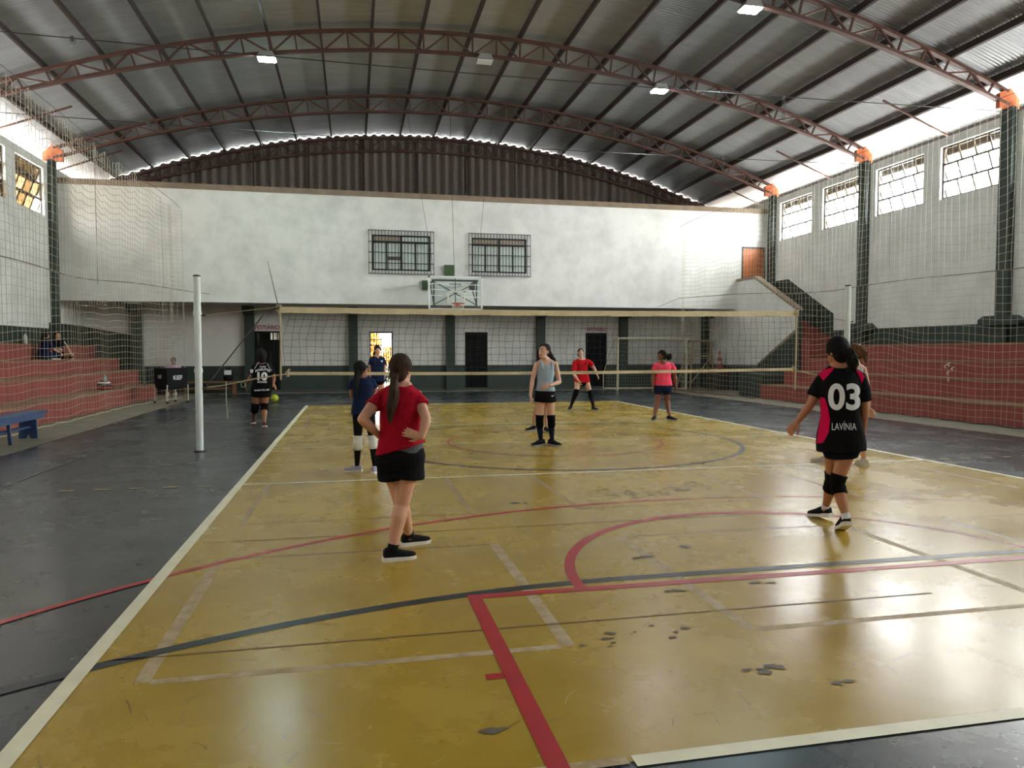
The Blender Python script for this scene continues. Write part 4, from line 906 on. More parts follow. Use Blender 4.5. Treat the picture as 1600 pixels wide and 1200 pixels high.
# ================================================================== PEOPLE
V = lambda p: np.array(p, float)
def unit(v): v = V(v); return v / max(1e-9, np.linalg.norm(v))
class Loft:
    """closed elliptical lofts gathered for one voxel-merged surface"""
    def __init__(s): s.m = MB()
    def rings(s, R, n=18, pw=2.0):
        base = len(s.m.v)
        for c, a, b in R:
            for j in range(n):
                t = 2 * math.pi * j / n; ct, st = math.cos(t), math.sin(t)
                x = math.copysign(abs(ct) ** (2 / pw), ct); y = math.copysign(abs(st) ** (2 / pw), st)
                s.m.v.append(tuple(V(c) + V(a) * x + V(b) * y))
        k = len(R)
        for i in range(k - 1):
            for j in range(n):
                j2 = (j + 1) % n; A = base + i * n; B = A + n; s.m.f.append((A + j, A + j2, B + j2, B + j))
        s.m.f.append(tuple(base + j for j in reversed(range(n)))); s.m.f.append(tuple(base + (k - 1) * n + j for j in range(n)))
        return s
    def limb(s, pts, rad, n=14):
        """rounded tube through pts with radii, ends closed by small caps"""
        P = [V(p) for p in pts]; k = len(P); d0 = unit(P[1] - P[0]); d1 = unit(P[-1] - P[-2])
        P2 = [P[0] - d0 * rad[0] * 0.9, P[0] - d0 * rad[0] * 0.5] + P + [P[-1] + d1 * rad[-1] * 0.5, P[-1] + d1 * rad[-1] * 0.9]
        R2 = [rad[0] * 0.35, rad[0] * 0.85] + list(rad) + [rad[-1] * 0.85, rad[-1] * 0.35]
        s.m.tube([tuple(p) for p in P2], R2, n); return s
    def open_limb(s, pts, rad, n=16): s.m.tube([tuple(p) for p in pts], list(rad), n); return s
    def blob(s, c, ax, n=14, m=10):
        """ellipsoid with semi-axis vectors ax"""
        c = V(c); a, b, u = [V(x) for x in ax]; R = []
        for i in range(1, m):
            t = math.pi * i / m; R.append((c - u * math.cos(t), a * math.sin(t), b * math.sin(t)))
        base = len(s.m.v); s.rings(R, n); return s
    def merged(s, voxel, smooth=4, ratio=None, noise=0.0, seed=0):
        me = s.m.mesh('merge'); o = bpy.data.objects.new('merge', me); COL.objects.link(o)
        md = o.modifiers.new('r', 'REMESH'); md.mode = 'VOXEL'; md.voxel_size = voxel; md.use_smooth_shade = True
        if smooth: q = o.modifiers.new('s', 'SMOOTH'); q.factor = 0.5; q.iterations = smooth
        if ratio: q = o.modifiers.new('d', 'DECIMATE'); q.ratio = ratio
        dg = bpy.context.evaluated_depsgraph_get(); out = bpy.data.meshes.new_from_object(o.evaluated_get(dg))
        bpy.data.objects.remove(o); bpy.data.meshes.remove(me)
        if noise:
            co = np.empty(len(out.vertices) * 3); out.vertices.foreach_get('co', co); co = co.reshape(-1, 3); nm = np.empty(len(out.vertices) * 3); out.vertices.foreach_get('normal', nm); nm = nm.reshape(-1, 3)
            g = np.random.default_rng(seed); d = np.zeros(len(co))
            for _ in range(7):
                k = g.normal(0, 1, 3); k = k / np.linalg.norm(k) * g.uniform(14, 45); k[2] *= 0.6; d += np.sin(co @ k + g.uniform(0, 6.28))
            co += nm * (d * noise / 2.6)[:, None]; out.vertices.foreach_set('co', co.ravel())
        for p in out.polygons: p.use_smooth = True
        return out
def put(me, name, material, parent):
    off = wloc(parent); co = np.empty(len(me.vertices) * 3); me.vertices.foreach_get('co', co); co = co.reshape(-1, 3) - V(off)
    me.vertices.foreach_set('co', co.ravel()); me.update(); me.materials.clear(); me.name = name
    return link_mesh(name, me, material, parent)

SKINS = {'fair': (206, 156, 130), 'pale': (210, 166, 144), 'tan': (170, 114, 82), 'brown': (122, 76, 54), 'light_brown': (150, 100, 72)}
def skin(k): return mat('skin_' + k, SKINS[k], 0.55, var=0.06, scale=12)
def hairm(k): return mat('hair_' + k, {'black': (17, 14, 13), 'dark_brown': (38, 27, 21), 'brown': (56, 39, 27), 'light_brown': (96, 66, 40)}[k], 0.7, var=0.6, scale=60, stretch=(1, 1, 0.08), bump=0.9, bscale=110, spec=0.14)
def cloth(name, rgb): return mat('cloth_' + name, rgb, 0.9, var=0.10, scale=7, bump=0.35, bscale=26, spec=0.12)

def hand(L, wrist, d, palm_n, s, side, curl=0.35):
    """palm and five fingers; d = direction of the hand, palm_n = way the palm faces, side = +1 when the thumb lies along d x palm_n"""
    wrist, d, pn = V(wrist), unit(d), unit(palm_n); pn = unit(pn - d * pn.dot(d)); sd = np.cross(d, pn) * side
    L.rings([(wrist - d * 0.02 * s, sd * 0.024 * s, pn * 0.018 * s), (wrist + d * 0.02 * s, sd * 0.03 * s, pn * 0.016 * s), (wrist + d * 0.055 * s, sd * 0.038 * s, pn * 0.014 * s), (wrist + d * 0.085 * s, sd * 0.037 * s, pn * 0.012 * s)], 12)
    for k, (o, l) in enumerate(((0.028, 0.068), (0.0095, 0.078), (-0.0095, 0.072), (-0.028, 0.056))):
        p = wrist + d * 0.08 * s + sd * o * s; dd = unit(d + sd * o * 4); pts = [p]; a = 0.0
        for j in range(3):
            a += curl * (0.55 + 0.45 * j); q = dd * math.cos(a) + pn * math.sin(a); pts.append(pts[-1] + q * l * s * (0.44, 0.31, 0.25)[j])
        L.limb(pts, [0.0092 * s, 0.0088 * s, 0.008 * s, 0.0068 * s], 8)
    p = wrist + d * 0.022 * s + sd * 0.024 * s; t1 = unit(sd * 0.8 + d * 0.75 + pn * 0.25); t2 = unit(sd * 0.3 + d * 0.9 + pn * 0.35)
    L.limb([p, p + t1 * 0.034 * s, p + t1 * 0.034 * s + t2 * 0.03 * s, p + t1 * 0.034 * s + t2 * 0.055 * s], [0.0125 * s, 0.0105 * s, 0.0095 * s, 0.0078 * s], 8)

def shoe(parent, ankle, d, s, upper, sole, pitch=0.0, floor_z=0.006, name='shoe', length=0.26):
    """trainer: upper, sole, laces; heel under the ankle, toe along d"""
    d = unit([d[0], d[1], 0]); side = V([-d[1], d[0], 0]); up = V([0, 0, 1.0]); l = length * s
    heel = V([ankle[0], ankle[1], floor_z]) - d * 0.07 * s
    if pitch:
        toe = V([ankle[0], ankle[1], floor_z]) + d * 0.15 * s
        ca_, sa_ = math.cos(pitch), math.sin(pitch); d2 = d * ca_ - up * sa_; up2 = up * ca_ + d * sa_
        heel = toe - d2 * 0.22 * s; d, up = d2, up2
    prof = [(0.0, 0.026, 0.075), (0.06, 0.034, 0.092), (0.22, 0.037, 0.098), (0.38, 0.037, 0.085), (0.58, 0.043, 0.064), (0.78, 0.044, 0.050), (0.93, 0.034, 0.040), (1.0, 0.016, 0.030)]
    L = Loft(); L.rings([(heel + d * l * t + up * (h * s * 0.5 + 0.012), side * w * s, up * (h * s * 0.5)) for t, w, h in prof], 16, 2.6)
    u = put(L.merged(0.007, 3), name, upper, parent)
    m = MB(); n = len(prof); ring = [(heel + d * l * t + side * (w + 0.005) * s) for t, w, h in prof] + [(heel + d * l * t - side * (w + 0.005) * s) for t, w, h in reversed(prof)]
    ring[0] = ring[0] - d * 0.006; ring[-1] = ring[-1] - d * 0.006
    thick = [0.034 if i < 3 or i >= 2 * n - 3 else 0.026 for i in range(2 * n)]
    k = 2 * n; m.v = [tuple(p) for p in ring] + [tuple(p + up * th * s) for p, th in zip(ring, thick)]
    m.f = [tuple(reversed(range(k))), tuple(range(k, 2 * k))] + [(i, (i + 1) % k, k + (i + 1) % k, k + i) for i in range(k)]
    m.build('sole', sole, u)
    lm = MB()
    for q in (0.42, 0.50, 0.58): lm.tube([tuple(heel + d * l * q + side * 0.022 * s * e + up * (0.088 - 0.062 * (q - 0.38) / 0.4 - 0.004 * abs(e) + 0.012) * s) for e in (-1, 0, 1)], 0.003, 5)
    lm.build('laces', sole if sole != upper else M_BLK, u)
    return u, (heel, d, up)

def person(label, base, J, face, skin_k, H, girth=1.0, head_face=None, voxel=0.0065, arms_hidden=False, leg=1.0, hands=None, group=None):
    """J: joints in world metres. returns an Empty with the body and a dict for dressing"""
    t = thing('person', label, 'person', tuple(base), group); s = H / 1.65
    f = unit([face[0], face[1], 0]); hf = unit(head_face) if head_face is not None else f; rgt = V([f[1], -f[0], 0])
    sl, sr, hl, hr = J['shl'], J['shr'], J['hpl'], J['hpr']; hc, nk = (hl + hr) / 2, J['neck']; latS = unit(sr - sl); latH = unit(hr - hl); up = unit(nk - hc); L = Loft()
    fwdS = unit(np.cross(up, latS)); fwdH = unit(np.cross(up, latH))
    shw = np.linalg.norm(sr - sl) / 2
    ln = np.linalg.norm(nk - hc); g = girth
    T = [(-0.17, 0.105, 0.085), (-0.08, 0.15, 0.11), (0.02, 0.165, 0.118), (0.16, 0.155, 0.11), (0.40, 0.122, 0.088), (0.62, 0.135, 0.098), (0.80, 0.145, 0.10), (0.91, 0.125, 0.08), (0.99, 0.07, 0.058)]
    def sect(tt, w, dd, add=0.0):
        lat = unit(latH * (1 - min(1, max(0, tt))) + latS * min(1, max(0, tt))); fw = unit(np.cross(up, lat)); return (hc + up * ln * tt, lat * (w * s * g + add), fw * (dd * s * g + add))
    L.rings([sect(*q) for q in T], 20, 2.3)
    hd = J['head']; neckdir = unit(hd - nk)
    L.limb([nk - up * 0.05 * s, nk + neckdir * 0.03 * s, hd - V([0, 0, 0.05 * s])], [0.058 * s, 0.05 * s, 0.048 * s], 14)
    hs = s * 1.02; hr_ = V(np.cross(hf, [0, 0, 1])); hr_ = unit(hr_); hu = unit(np.cross(hr_, hf))
    L.blob(hd + hu * 0.018 * hs - hf * 0.012 * hs, (hr_ * 0.073 * hs, hf * 0.092 * hs, hu * 0.092 * hs))
    L.rings([(hd - hu * 0.104 * hs + hf * 0.060 * hs, hr_ * 0.020 * hs, hf * 0.018 * hs), (hd - hu * 0.088 * hs + hf * 0.040 * hs, hr_ * 0.043 * hs, hf * 0.044 * hs), (hd - hu * 0.045 * hs + hf * 0.020 * hs, hr_ * 0.061 * hs, hf * 0.063 * hs), (hd + hu * 0.01 * hs + hf * 0.005 * hs, hr_ * 0.069 * hs, hf * 0.077 * hs)], 16)
    L.limb([hd + hu * 0.012 * hs + hf * 0.078 * hs, hd - hu * 0.014 * hs + hf * 0.092 * hs, hd - hu * 0.032 * hs + hf * 0.098 * hs], [0.007 * hs, 0.010 * hs, 0.0135 * hs], 8)   # nose
    for e in (-1, 1): L.blob(hd + hr_ * e * 0.074 * hs - hf * 0.012 * hs - hu * 0.01 * hs, (hr_ * e * 0.009 * hs, hf * 0.016 * hs, hu * 0.03 * hs), 8, 6)
    for e in 'lr':
        a, b, c = J['sh' + e], J['el' + e], J['wr' + e]; sg = -1 if e == 'l' else 1
        inn = a - latS * sg * 0.05 * s - up * 0.02 * s
        L.limb([nk + up * 0.005 * s - latS * sg * -0.03 * s, nk * 0.5 + a * 0.5 + up * 0.004 * s, a - up * 0.004 * s], [0.046 * s, 0.043 * s, 0.043 * s * g])
        L.limb([inn, a, a * 0.65 + b * 0.35, b * 0.97 + a * 0.03], [0.05 * s * g, 0.05 * s * g, 0.045 * s * g, 0.037 * s * g])
        L.limb([b, b * 0.72 + c * 0.28, b * 0.35 + c * 0.65, c], [0.037 * s * g, 0.039 * s * g, 0.031 * s * g, 0.024 * s])
        hd_d, pn, sd_, cu = (hands or {}).get(e, (c - b + V([0, 0, -0.05]), -latS * sg, 1 if e == 'l' else -1, 0.35))
        hand(L, c, hd_d, pn, s, sd_, cu)
        h_, k_, an = J['hp' + e], J['kn' + e], J['an' + e]; hi = h_ + latH * sg * 0.0
        lg = g * leg
        L.limb([hi, h_ * 0.78 + k_ * 0.22, h_ * 0.4 + k_ * 0.6, k_], [0.088 * s * lg, 0.084 * s * lg, 0.066 * s * lg, 0.052 * s * lg])
        back = -fwdH * 0.012 * s
        L.limb([k_, k_ * 0.74 + an * 0.26 + back, k_ * 0.45 + an * 0.55 + back * 0.6, k_ * 0.12 + an * 0.88, an - V([0, 0, 0.03])], [0.050 * s * lg, 0.054 * s * lg, 0.044 * s * lg, 0.031 * s * lg, 0.031 * s])
    put(L.merged(voxel, 5, 0.35), 'body', skin(skin_k), t)
    # face
    def dot(nm, c, ax, m_):
        q = Loft(); q.blob(c, ax, 10, 8); me = q.m.mesh(nm, smooth=True); put(me, nm, m_, t)
    for e in (-1, 1):
        c = hd + hr_ * e * 0.030 * hs + hf * 0.0735 * hs + hu * 0.012 * hs
        dot('eye', c, (hr_ * 0.013 * hs, hf * 0.008 * hs, hu * 0.0075 * hs), mat('eye_white', (214, 208, 200), 0.3))
        dot('iris', c + hf * 0.0065 * hs, (hr_ * 0.006 * hs, hf * 0.003 * hs, hu * 0.006 * hs), mat('eye_dark', (30, 22, 18), 0.2))
        dot('eyebrow', c + hu * 0.021 * hs + hf * 0.003 * hs, (hr_ * 0.019 * hs, hf * 0.007 * hs, hu * 0.0035 * hs), mat('eyebrow_dark', (36, 26, 22), 0.7))
    dot('lips', hd - hu * 0.060 * hs + hf * 0.0785 * hs, (hr_ * 0.021 * hs, hf * 0.009 * hs, hu * 0.0075 * hs), mat('lips', (150, 78, 70), 0.5))
    D = dict(t=t, J=J, s=s, g=g, f=f, hf=hf, hr=hr_, hu=hu, hs=hs, sect=sect, T=T, hc=hc, nk=nk, up=up, ln=ln, latS=latS, latH=latH, fwdS=fwdS, fwdH=fwdH, leg=leg)
    return D
def shirt(D, material, hem=0.0, sleeve=0.55, ease=0.016, flare=0.02, neckt=0.955, noise=0.003, name='shirt', sl_r=0.062, hem_tilt=0.0, seed=1):
    L = Loft(); J, s, g = D['J'], D['s'], D['g']; R = []
    prof = [(-0.25, 0.168, 0.128), (-0.1, 0.168, 0.126), (0.02, 0.168, 0.122), (0.16, 0.157, 0.114), (0.40, 0.135, 0.100), (0.62, 0.140, 0.104), (0.80, 0.148, 0.104), (0.91, 0.130, 0.083), (neckt + 0.03, 0.072, 0.062)]
    ts = [hem] + [p[0] for p in prof if p[0] > hem + 0.04]
    for tt in ts:
        w = np.interp(tt, [p[0] for p in prof], [p[1] for p in prof]); d = np.interp(tt, [p[0] for p in prof], [p[2] for p in prof])
        fl_ = flare * max(0, min(1, (0.45 - tt) / 0.45)); c, a, b = D['sect'](tt, w, d, ease * (1 if tt < 0.9 else 0.45) + fl_)
        if hem_tilt: a = a + D['up'] * hem_tilt * max(0, 1 - (tt - ts[0]) / 0.3)
        R.append((c, a, b))
    L.rings(R, 24, 2.4)
    if sleeve:
        for e in 'lr':
            a, b = J['sh' + e], J['el' + e]; sg = -1 if e == 'l' else 1; inn = a - D['latS'] * sg * 0.06 * s - D['up'] * 0.025 * s; q = a * (1 - sleeve) + b * sleeve
            L.open_limb([inn, a, a * 0.5 + q * 0.5, q], [0.052 * s * g, 0.054 * s * g, sl_r * 0.94 * s * g, (sl_r + 0.003) * s * g], 16)
            L.limb([D['nk'] + D['latS'] * sg * 0.045 * s - D['up'] * 0.012 * s, D['nk'] * 0.45 + a * 0.55 + D['up'] * 0.006 * s, a], [0.044 * s, 0.047 * s, 0.050 * s * g])
    me = L.merged(0.0075, 3, 0.6, noise, seed); return put(me, name, material, D['t'])
def tank(D, material, hem=0.08, name='tank_top', seed=2, undershoot=0.80):
    L = Loft(); s, g = D['s'], D['g']; prof = [(hem, 0.158, 0.114), (0.16, 0.155, 0.112), (0.40, 0.126, 0.092), (0.62, 0.138, 0.101), (undershoot - 0.02, 0.138, 0.104), (undershoot + 0.03, 0.105, 0.092)]
    L.rings([D['sect'](tt, w, d, 0.012) for tt, w, d in prof], 24, 2.3)
    for e in (-1, 1):
        c = D['hc'] + D['up'] * D['ln'] * (undershoot - 0.06); lat, fw = D['latS'] * 0.076 * s * e, D['fwdS']; pts = []
        for q in np.linspace(0, 1, 9):
            a = math.pi * q; pts.append(c + lat * (1 + 0.1 * math.sin(a)) + fw * math.cos(a) * 0.093 * s * g + D['up'] * ((1.0 - undershoot) * D['ln'] + 0.016) * math.sin(a))
        L.limb(pts, [0.026 * s] * 9, 8)
    return put(L.merged(0.0075, 3, 0.6, 0.002, seed), name, material, D['t'])
def shorts(D, material, length=0.3, ease=0.022, top=0.22, flare=0.012, name='shorts', noise=0.003, seed=3):
    L = Loft(); J, s, g = D['J'], D['s'], D['g'] * 1.0
    L.rings([D['sect'](tt, w, d, ease * k) for tt, w, d, k in ((-0.20, 0.13, 0.10, 1), (-0.10, 0.158, 0.118, 1), (0.0, 0.167, 0.12, 0.9), (0.12, 0.158, 0.112, 0.6), (top, 0.15, 0.106, 0.5))], 24, 2.3)
    for e in 'lr':
        h_, k_ = J['hp' + e], J['kn' + e]; q = h_ * (1 - length) + k_ * length; lg = D['g'] * D['leg']; r1 = np.interp(length, [0, 0.22, 0.6, 1], [0.088, 0.084, 0.066, 0.052]) * s * lg
        L.open_limb([h_ + D['up'] * 0.03, h_ * 0.6 + q * 0.4, q], [0.088 * s * lg + ease * 0.6, 0.088 * s * lg + ease * 0.8, r1 + ease * 0.8 + flare], 18)
    return put(L.merged(0.0075, 3, 0.6, noise, seed), name, material, D['t'])
def leg_tube(D, e, t0, t1, add, material, name, noise=0.0, ribs=0):
    """sleeve around the leg; parameter 0 = hip, 1 = knee, 2 = ankle"""
    J, s = D['J'], D['s']; lg = D['g'] * D['leg']; P, Rr = [], []
    n = max(5, int((t1 - t0) * 14))
    for q in np.linspace(t0, t1, n):
        if q <= 1: p = J['hp' + e] * (1 - q) + J['kn' + e] * q; r = np.interp(q, [0, 0.22, 0.6, 1], [0.088, 0.084, 0.066, 0.052])
        else:
            k = q - 1; p = J['kn' + e] * (1 - k) + J['an' + e] * k - D['fwdH'] * 0.012 * s * math.sin(math.pi * min(1, k * 1.4)); r = np.interp(k, [0, 0.26, 0.55, 0.88, 1], [0.05, 0.054, 0.044, 0.031, 0.031])
        P.append(p); Rr.append(r * s * lg + add + (0.002 * math.sin(q * ribs) if ribs else 0))
    m = MB(); m.tube([tuple(p) for p in P], Rr, 18); return put(m.mesh(name, smooth=True), name, material, D['t'])
def hair_cap(D, L, grow=1.0, back=0.016):
    hd, hs = D['J']['head'], D['hs']; f, r, u = D['hf'], D['hr'], D['hu']
    L.blob(hd + u * 0.030 * hs - f * back * hs, (r * 0.083 * hs * grow, f * 0.095 * hs * grow, u * 0.092 * hs * grow), 18, 12)
    L.blob(hd - u * 0.035 * hs - f * 0.045 * hs, (r * 0.070 * hs * grow, f * 0.055 * hs * grow, u * 0.060 * hs * grow), 16, 10)
def hair(D, colour, tail=None, radii=None, grow=1.0, back=0.016, curly=0.0, extra=None, tie=None):
    L = Loft(); hair_cap(D, L, grow, back)
    if tail is not None:
        T_ = [V(p) for p in tail]; radii = list(radii)
        if curly > 0.003:
            n_ = 13; q_ = np.linspace(0, len(T_) - 1, n_); T_, radii = [T_[int(min(len(T_) - 2, q))] * (1 - (q - int(min(len(T_) - 2, q)))) + T_[int(min(len(T_) - 2, q)) + 1] * (q - int(min(len(T_) - 2, q))) for q in q_], list(np.interp(q_, range(len(radii)), radii))
        g = random.Random(len(tail) * 7 + int(radii[1] * 1e4)); ns = 20 if curly > 0.003 else 15
        L.limb(T_, [r * 0.72 for r in radii], 10)
        for q in range(ns):
            an = 2 * math.pi * q / ns; ex = g.uniform(0.55, 1.0); pts = []
            for i, p in enumerate(T_):
                dd = unit(T_[min(i + 1, len(T_) - 1)] - T_[max(i - 1, 0)]); a_ = unit(np.cross(dd, [0.3, 1, 0.2])); b_ = np.cross(dd, a_); tw = an + i * 0.25 + g.uniform(-0.3, 0.3) * (1 + 60 * curly)
                pts.append(p + (a_ * math.cos(tw) + b_ * math.sin(tw)) * radii[i] * (ex * 0.72 + (0.22 * math.sin(i * 2.1 + q * 1.7) if curly > 0.003 else 0)) + V([0, 0, g.uniform(-0.03, 0.01) if i == len(T_) - 1 else 0]))
            L.limb(pts, [max(0.0085, r * 0.27) for r in radii], 7)
    if extra: extra(L)
    o = put(L.merged(0.0065, 3, 0.6, 0.0035 + curly, 5), 'hair', hairm(colour), D['t'])
    if tie is not None:
        m = MB(); m.tube([tuple(V(tail[0]) + (V(tail[1]) - V(tail[0])) * q) for q in (0.0, 0.25)], radii[0] + 0.006, 14); put(m.mesh('hair_tie', smooth=True), 'hair_tie', mat('black_elastic', (20, 18, 18), 0.7), D['t'])
    return o

def decal(name, target, verts2, faces, material, parent, maxlen=4.0, lift=0.0025):
    """print lying on a garment: outline given in photo pixels, dropped onto the cloth surface"""
    bm = bmesh.new(); bv = [bm.verts.new((p[0], p[1], 0)) for p in verts2]
    for f in faces:
        try: bm.faces.new([bv[i] for i in f])
        except ValueError: pass
    bmesh.ops.triangulate(bm, faces=bm.faces)
    for _ in range(5):
        ed = [e for e in bm.edges if e.calc_length() > maxlen]
        if not ed: break
        bmesh.ops.subdivide_edges(bm, edges=ed, cuts=1); bmesh.ops.triangulate(bm, faces=bm.faces)
    off = V(wloc(target)); me = target.data
    tree = BVHTree.FromPolygons([tuple(V(v.co) + off) for v in me.vertices], [tuple(p.vertices) for p in me.polygons])
    pos = {}; bm.verts.ensure_lookup_table()
    for v in bm.verts:
        d = RW @ np.array([v.co.x - CXP, v.co.y - CYP, F_PX]); d = unit(d); h = tree.ray_cast(Vector(CAMP), Vector(d))
        if h[0] is not None: pos[v] = h[0] - Vector(d) * lift * 0.6 + (h[1] if h[1].dot(Vector(d)) < 0 else -h[1]) * lift
    m = MB(); idx = {}
    for v, p in pos.items(): idx[v] = len(m.v); m.v.append(tuple(p))
    for f in bm.faces:
        if all(v in pos for v in f.verts): m.f.append(tuple(idx[v] for v in f.verts))
    bm.free()
    if not m.f: return None
    off = V(wloc(parent)); me = bpy.data.meshes.new(name); me.from_pydata([tuple(V(p) - off) for p in m.v], [], m.f); me.update()
    for p in me.polygons: p.use_smooth = True
    return link_mesh(name, me, material, parent)
def decal_text(name, target, txt, x0, x1, y0, y1, material, parent, bold=0.03, tilt=0.0, arcb=0.0, maxlen=3.0):
    v, f = text_2d(txt, bold)
    P = [(x0 + p[0] * (x1 - x0), y1 - p[1] * (y1 - y0) + tilt * (p[0] - 0.5) + arcb * (2 * p[0] - 1) ** 2) for p in v]
    return decal(name, target, P, f, material, parent, maxlen)
def poly(*p): return list(p), [tuple(range(len(p)))]

def joints(Y0, spec, feet, H, hipw=0.075):
    """joints from photo pixels on the standing plane y = Y0 (+dy); feet from their floor pixels"""
    s = H / 1.65; J = {k: at(u, v, 1, Y0 + dy) for k, (u, v, dy) in spec.items()}
    for e in 'lr':
        if e in feet:
            u, v, lift = feet[e]; p = fl(u, v); J['an' + e] = V([p[0], p[1], 0.085 * s + lift])
    return J
W_SOLE = mat('white_rubber_sole', (220, 218, 210), 0.6); B_SOLE = mat('black_rubber_sole', (26, 26, 28), 0.6); G_SOLE = mat('grey_rubber_sole', (150, 150, 150), 0.6)
BLK = cloth('black', (16, 16, 19)); NAVY = cloth('navy', (26, 38, 68)); PRINT = mat('white_shirt_print', (222, 228, 236), 0.7)
KNEE = mat('black_knee_pad', (12, 12, 13), 0.95, var=0.2, scale=20, bump=0.4, bscale=60, spec=0.1)
SHOEB = mat('black_trainer_mesh', (20, 20, 23), 0.85, var=0.3, scale=30, spec=0.15)

# ---- 1 woman in the red shirt, hands on hips, seen from behind
Y0 = 5.46
J = joints(Y0, dict(head=(627, 577, 0.0), neck=(629, 604, 0.0), shl=(592, 621, 0.02), shr=(652, 619, -0.02), ell=(566, 655, -0.10), elr=(666, 655, -0.14), wrl=(592, 680, 0.06), wrr=(659, 683, -0.17),
     hpl=(611, 712, 0.03), hpr=(640, 712, -0.02), knl=(627, 786, 0.10), knr=(628, 787, 0.02), anl=(0, 0, 0), anr=(0, 0, 0)), dict(l=(640, 853, 0.0), r=(613, 877, 0.0)), 1.52)
# the right leg carries the weight, the left foot is set ahead
D = person('person in a red shirt and black shorts, hands on hips, long brown ponytail', fl(628, 872), J, (0.42, 0.9), 'fair', 1.53, 1.06, (0.62, 0.78, 0.0), 0.0058, leg=1.12,
     hands=dict(r=(V([-0.30, 0.05, 0.10]), V([0.15, 1.0, 0.0]), 1, 0.10), l=(V([0.20, 0.22, -0.03]), V([0.9, -0.2, 0.0]), 1, 0.35)))
RED = cloth('crimson', (164, 16, 40))
shirt(D, cloth('grey_heather', (88, 90, 94)), hem=0.04, sleeve=0, ease=0.010, flare=0.0, neckt=0.5, noise=0.001, name='undershirt')
o = shirt(D, RED, hem=0.10, sleeve=0.45, ease=0.018, flare=0.008, noise=0.006, sl_r=0.066, hem_tilt=0.045)
shorts(D, BLK, length=0.42, ease=0.024, top=0.10, flare=0.034)
for e, dd in (('l', (0.93, 0.36)), ('r', (0.97, 0.22))):
    leg_tube(D, e, 1.86, 2.0, 0.006, SHOEB, 'sock'); shoe(D['t'], D['J']['an' + e], dd, 0.95, SHOEB, W_SOLE)
hd, hs = D['J']['head'], D['hs']; tb = at(617, 590, 1, Y0 - 0.10)
hair(D, 'brown', [tb + V([0.015, 0.04, 0.02]), tb, at(616, 612, 1, Y0 - 0.16), at(612, 635, 1, Y0 - 0.17), at(609, 655, 1, Y0 - 0.16)], [0.028, 0.03, 0.046, 0.044, 0.012], 1.06, 0.01, 0.001, tie=1)

# ---- 2 player number 03 walking away
Y0 = 5.55
J = joints(Y0, dict(head=(1309, 549, 0), neck=(1312, 573, 0), shl=(1286, 589, 0.09), shr=(1345, 590, -0.09), ell=(1266, 632, 0.12), elr=(1351, 641, -0.08), wrl=(1246, 659, 0.2), wrr=(1346, 684, 0.0),
     hpl=(1302, 692, 0.04), hpr=(1326, 692, -0.04), knl=(1301, 749, 0.14), knr=(1308, 754, -0.02), anl=(1290, 796, 0.1), anr=(1322, 808, -0.1)), {}, 1.67)
J['anl'] = fl(1289, 812) + V([0, 0, 0.10]); J['anr'] = fl(1322, 836) + V([0, 0, 0.135])
D = person('person in a black and pink shirt numbered 03, walking away, curly dark hair', fl(1305, 830), J, (0.5, 0.87), 'tan', 1.67, 0.95, (-0.10, 0.99, 0.0), 0.0058,
     hands=dict(l=(V([-0.10, 0.06, -0.16]), V([0.75, 0.4, 0]), 1, 0.5), r=(V([-0.02, 0.04, -0.2]), V([-1, 0, 0]), -1, 0.35)))
o = shirt(D, BLK, hem=-0.10, sleeve=0.72, ease=0.026, flare=0.014, noise=0.003, sl_r=0.07)
PINK = cloth('raspberry', (206, 14, 76))
for nm, P in (('pink_shoulder', ((1279, 585), (1285, 579), (1306, 573), (1287, 595))), ('pink_shoulder', ((1337, 578), (1345, 581), (1351, 588), (1347, 599))),
              ('pink_side_panel', ((1281, 620), (1289, 622), (1294, 638), (1297, 656), (1295, 675), (1290, 686), (1291, 668), (1286, 692), (1276, 693), (1281, 660)))):
    decal(nm, o, *poly(*P), PINK, D['t'], 3.0, 0.002)
decal_text('shirt_number', o, '03', 1294, 1344, 599, 641, PRINT, D['t'], 0.03); decal_text('shirt_name', o, 'LAV\u00cdNIA', 1300, 1338, 658, 672, PRINT, D['t'], 0.0, maxlen=1.2)
shorts(D, mat('cloth_dark_navy', (16, 20, 34), 0.9, spec=0.12), length=0.17, ease=0.006, top=0.1, flare=0.0)
for e in 'lr':
    leg_tube(D, e, 0.80, 1.30, 0.012, KNEE, 'knee_pad', ribs=40); leg_tube(D, e, 1.84, 2.0, 0.006, mat('white_sock', (214, 216, 220), 0.8), 'sock')
shoe(D['t'], J['anl'] + V([0, 0.0, 0]), (-0.25, 0.97), 0.98, SHOEB, W_SOLE, 0.16); shoe(D['t'], J['anr'] + V([0.0, 0.0, 0]), (0.30, 0.95), 0.98, SHOEB, W_SOLE, 0.42)
tb = at(1322, 546, 1, Y0 - 0.10)
hair(D, 'black', [tb + V([-0.03, 0.04, 0.0]), tb, at(1332, 560, 1, Y0 - 0.14), at(1332, 573, 1, Y0 - 0.14), at(1328, 583, 1, Y0 - 0.13)], [0.03, 0.05, 0.062, 0.052, 0.02], 1.05, 0.012, 0.006, tie=None)

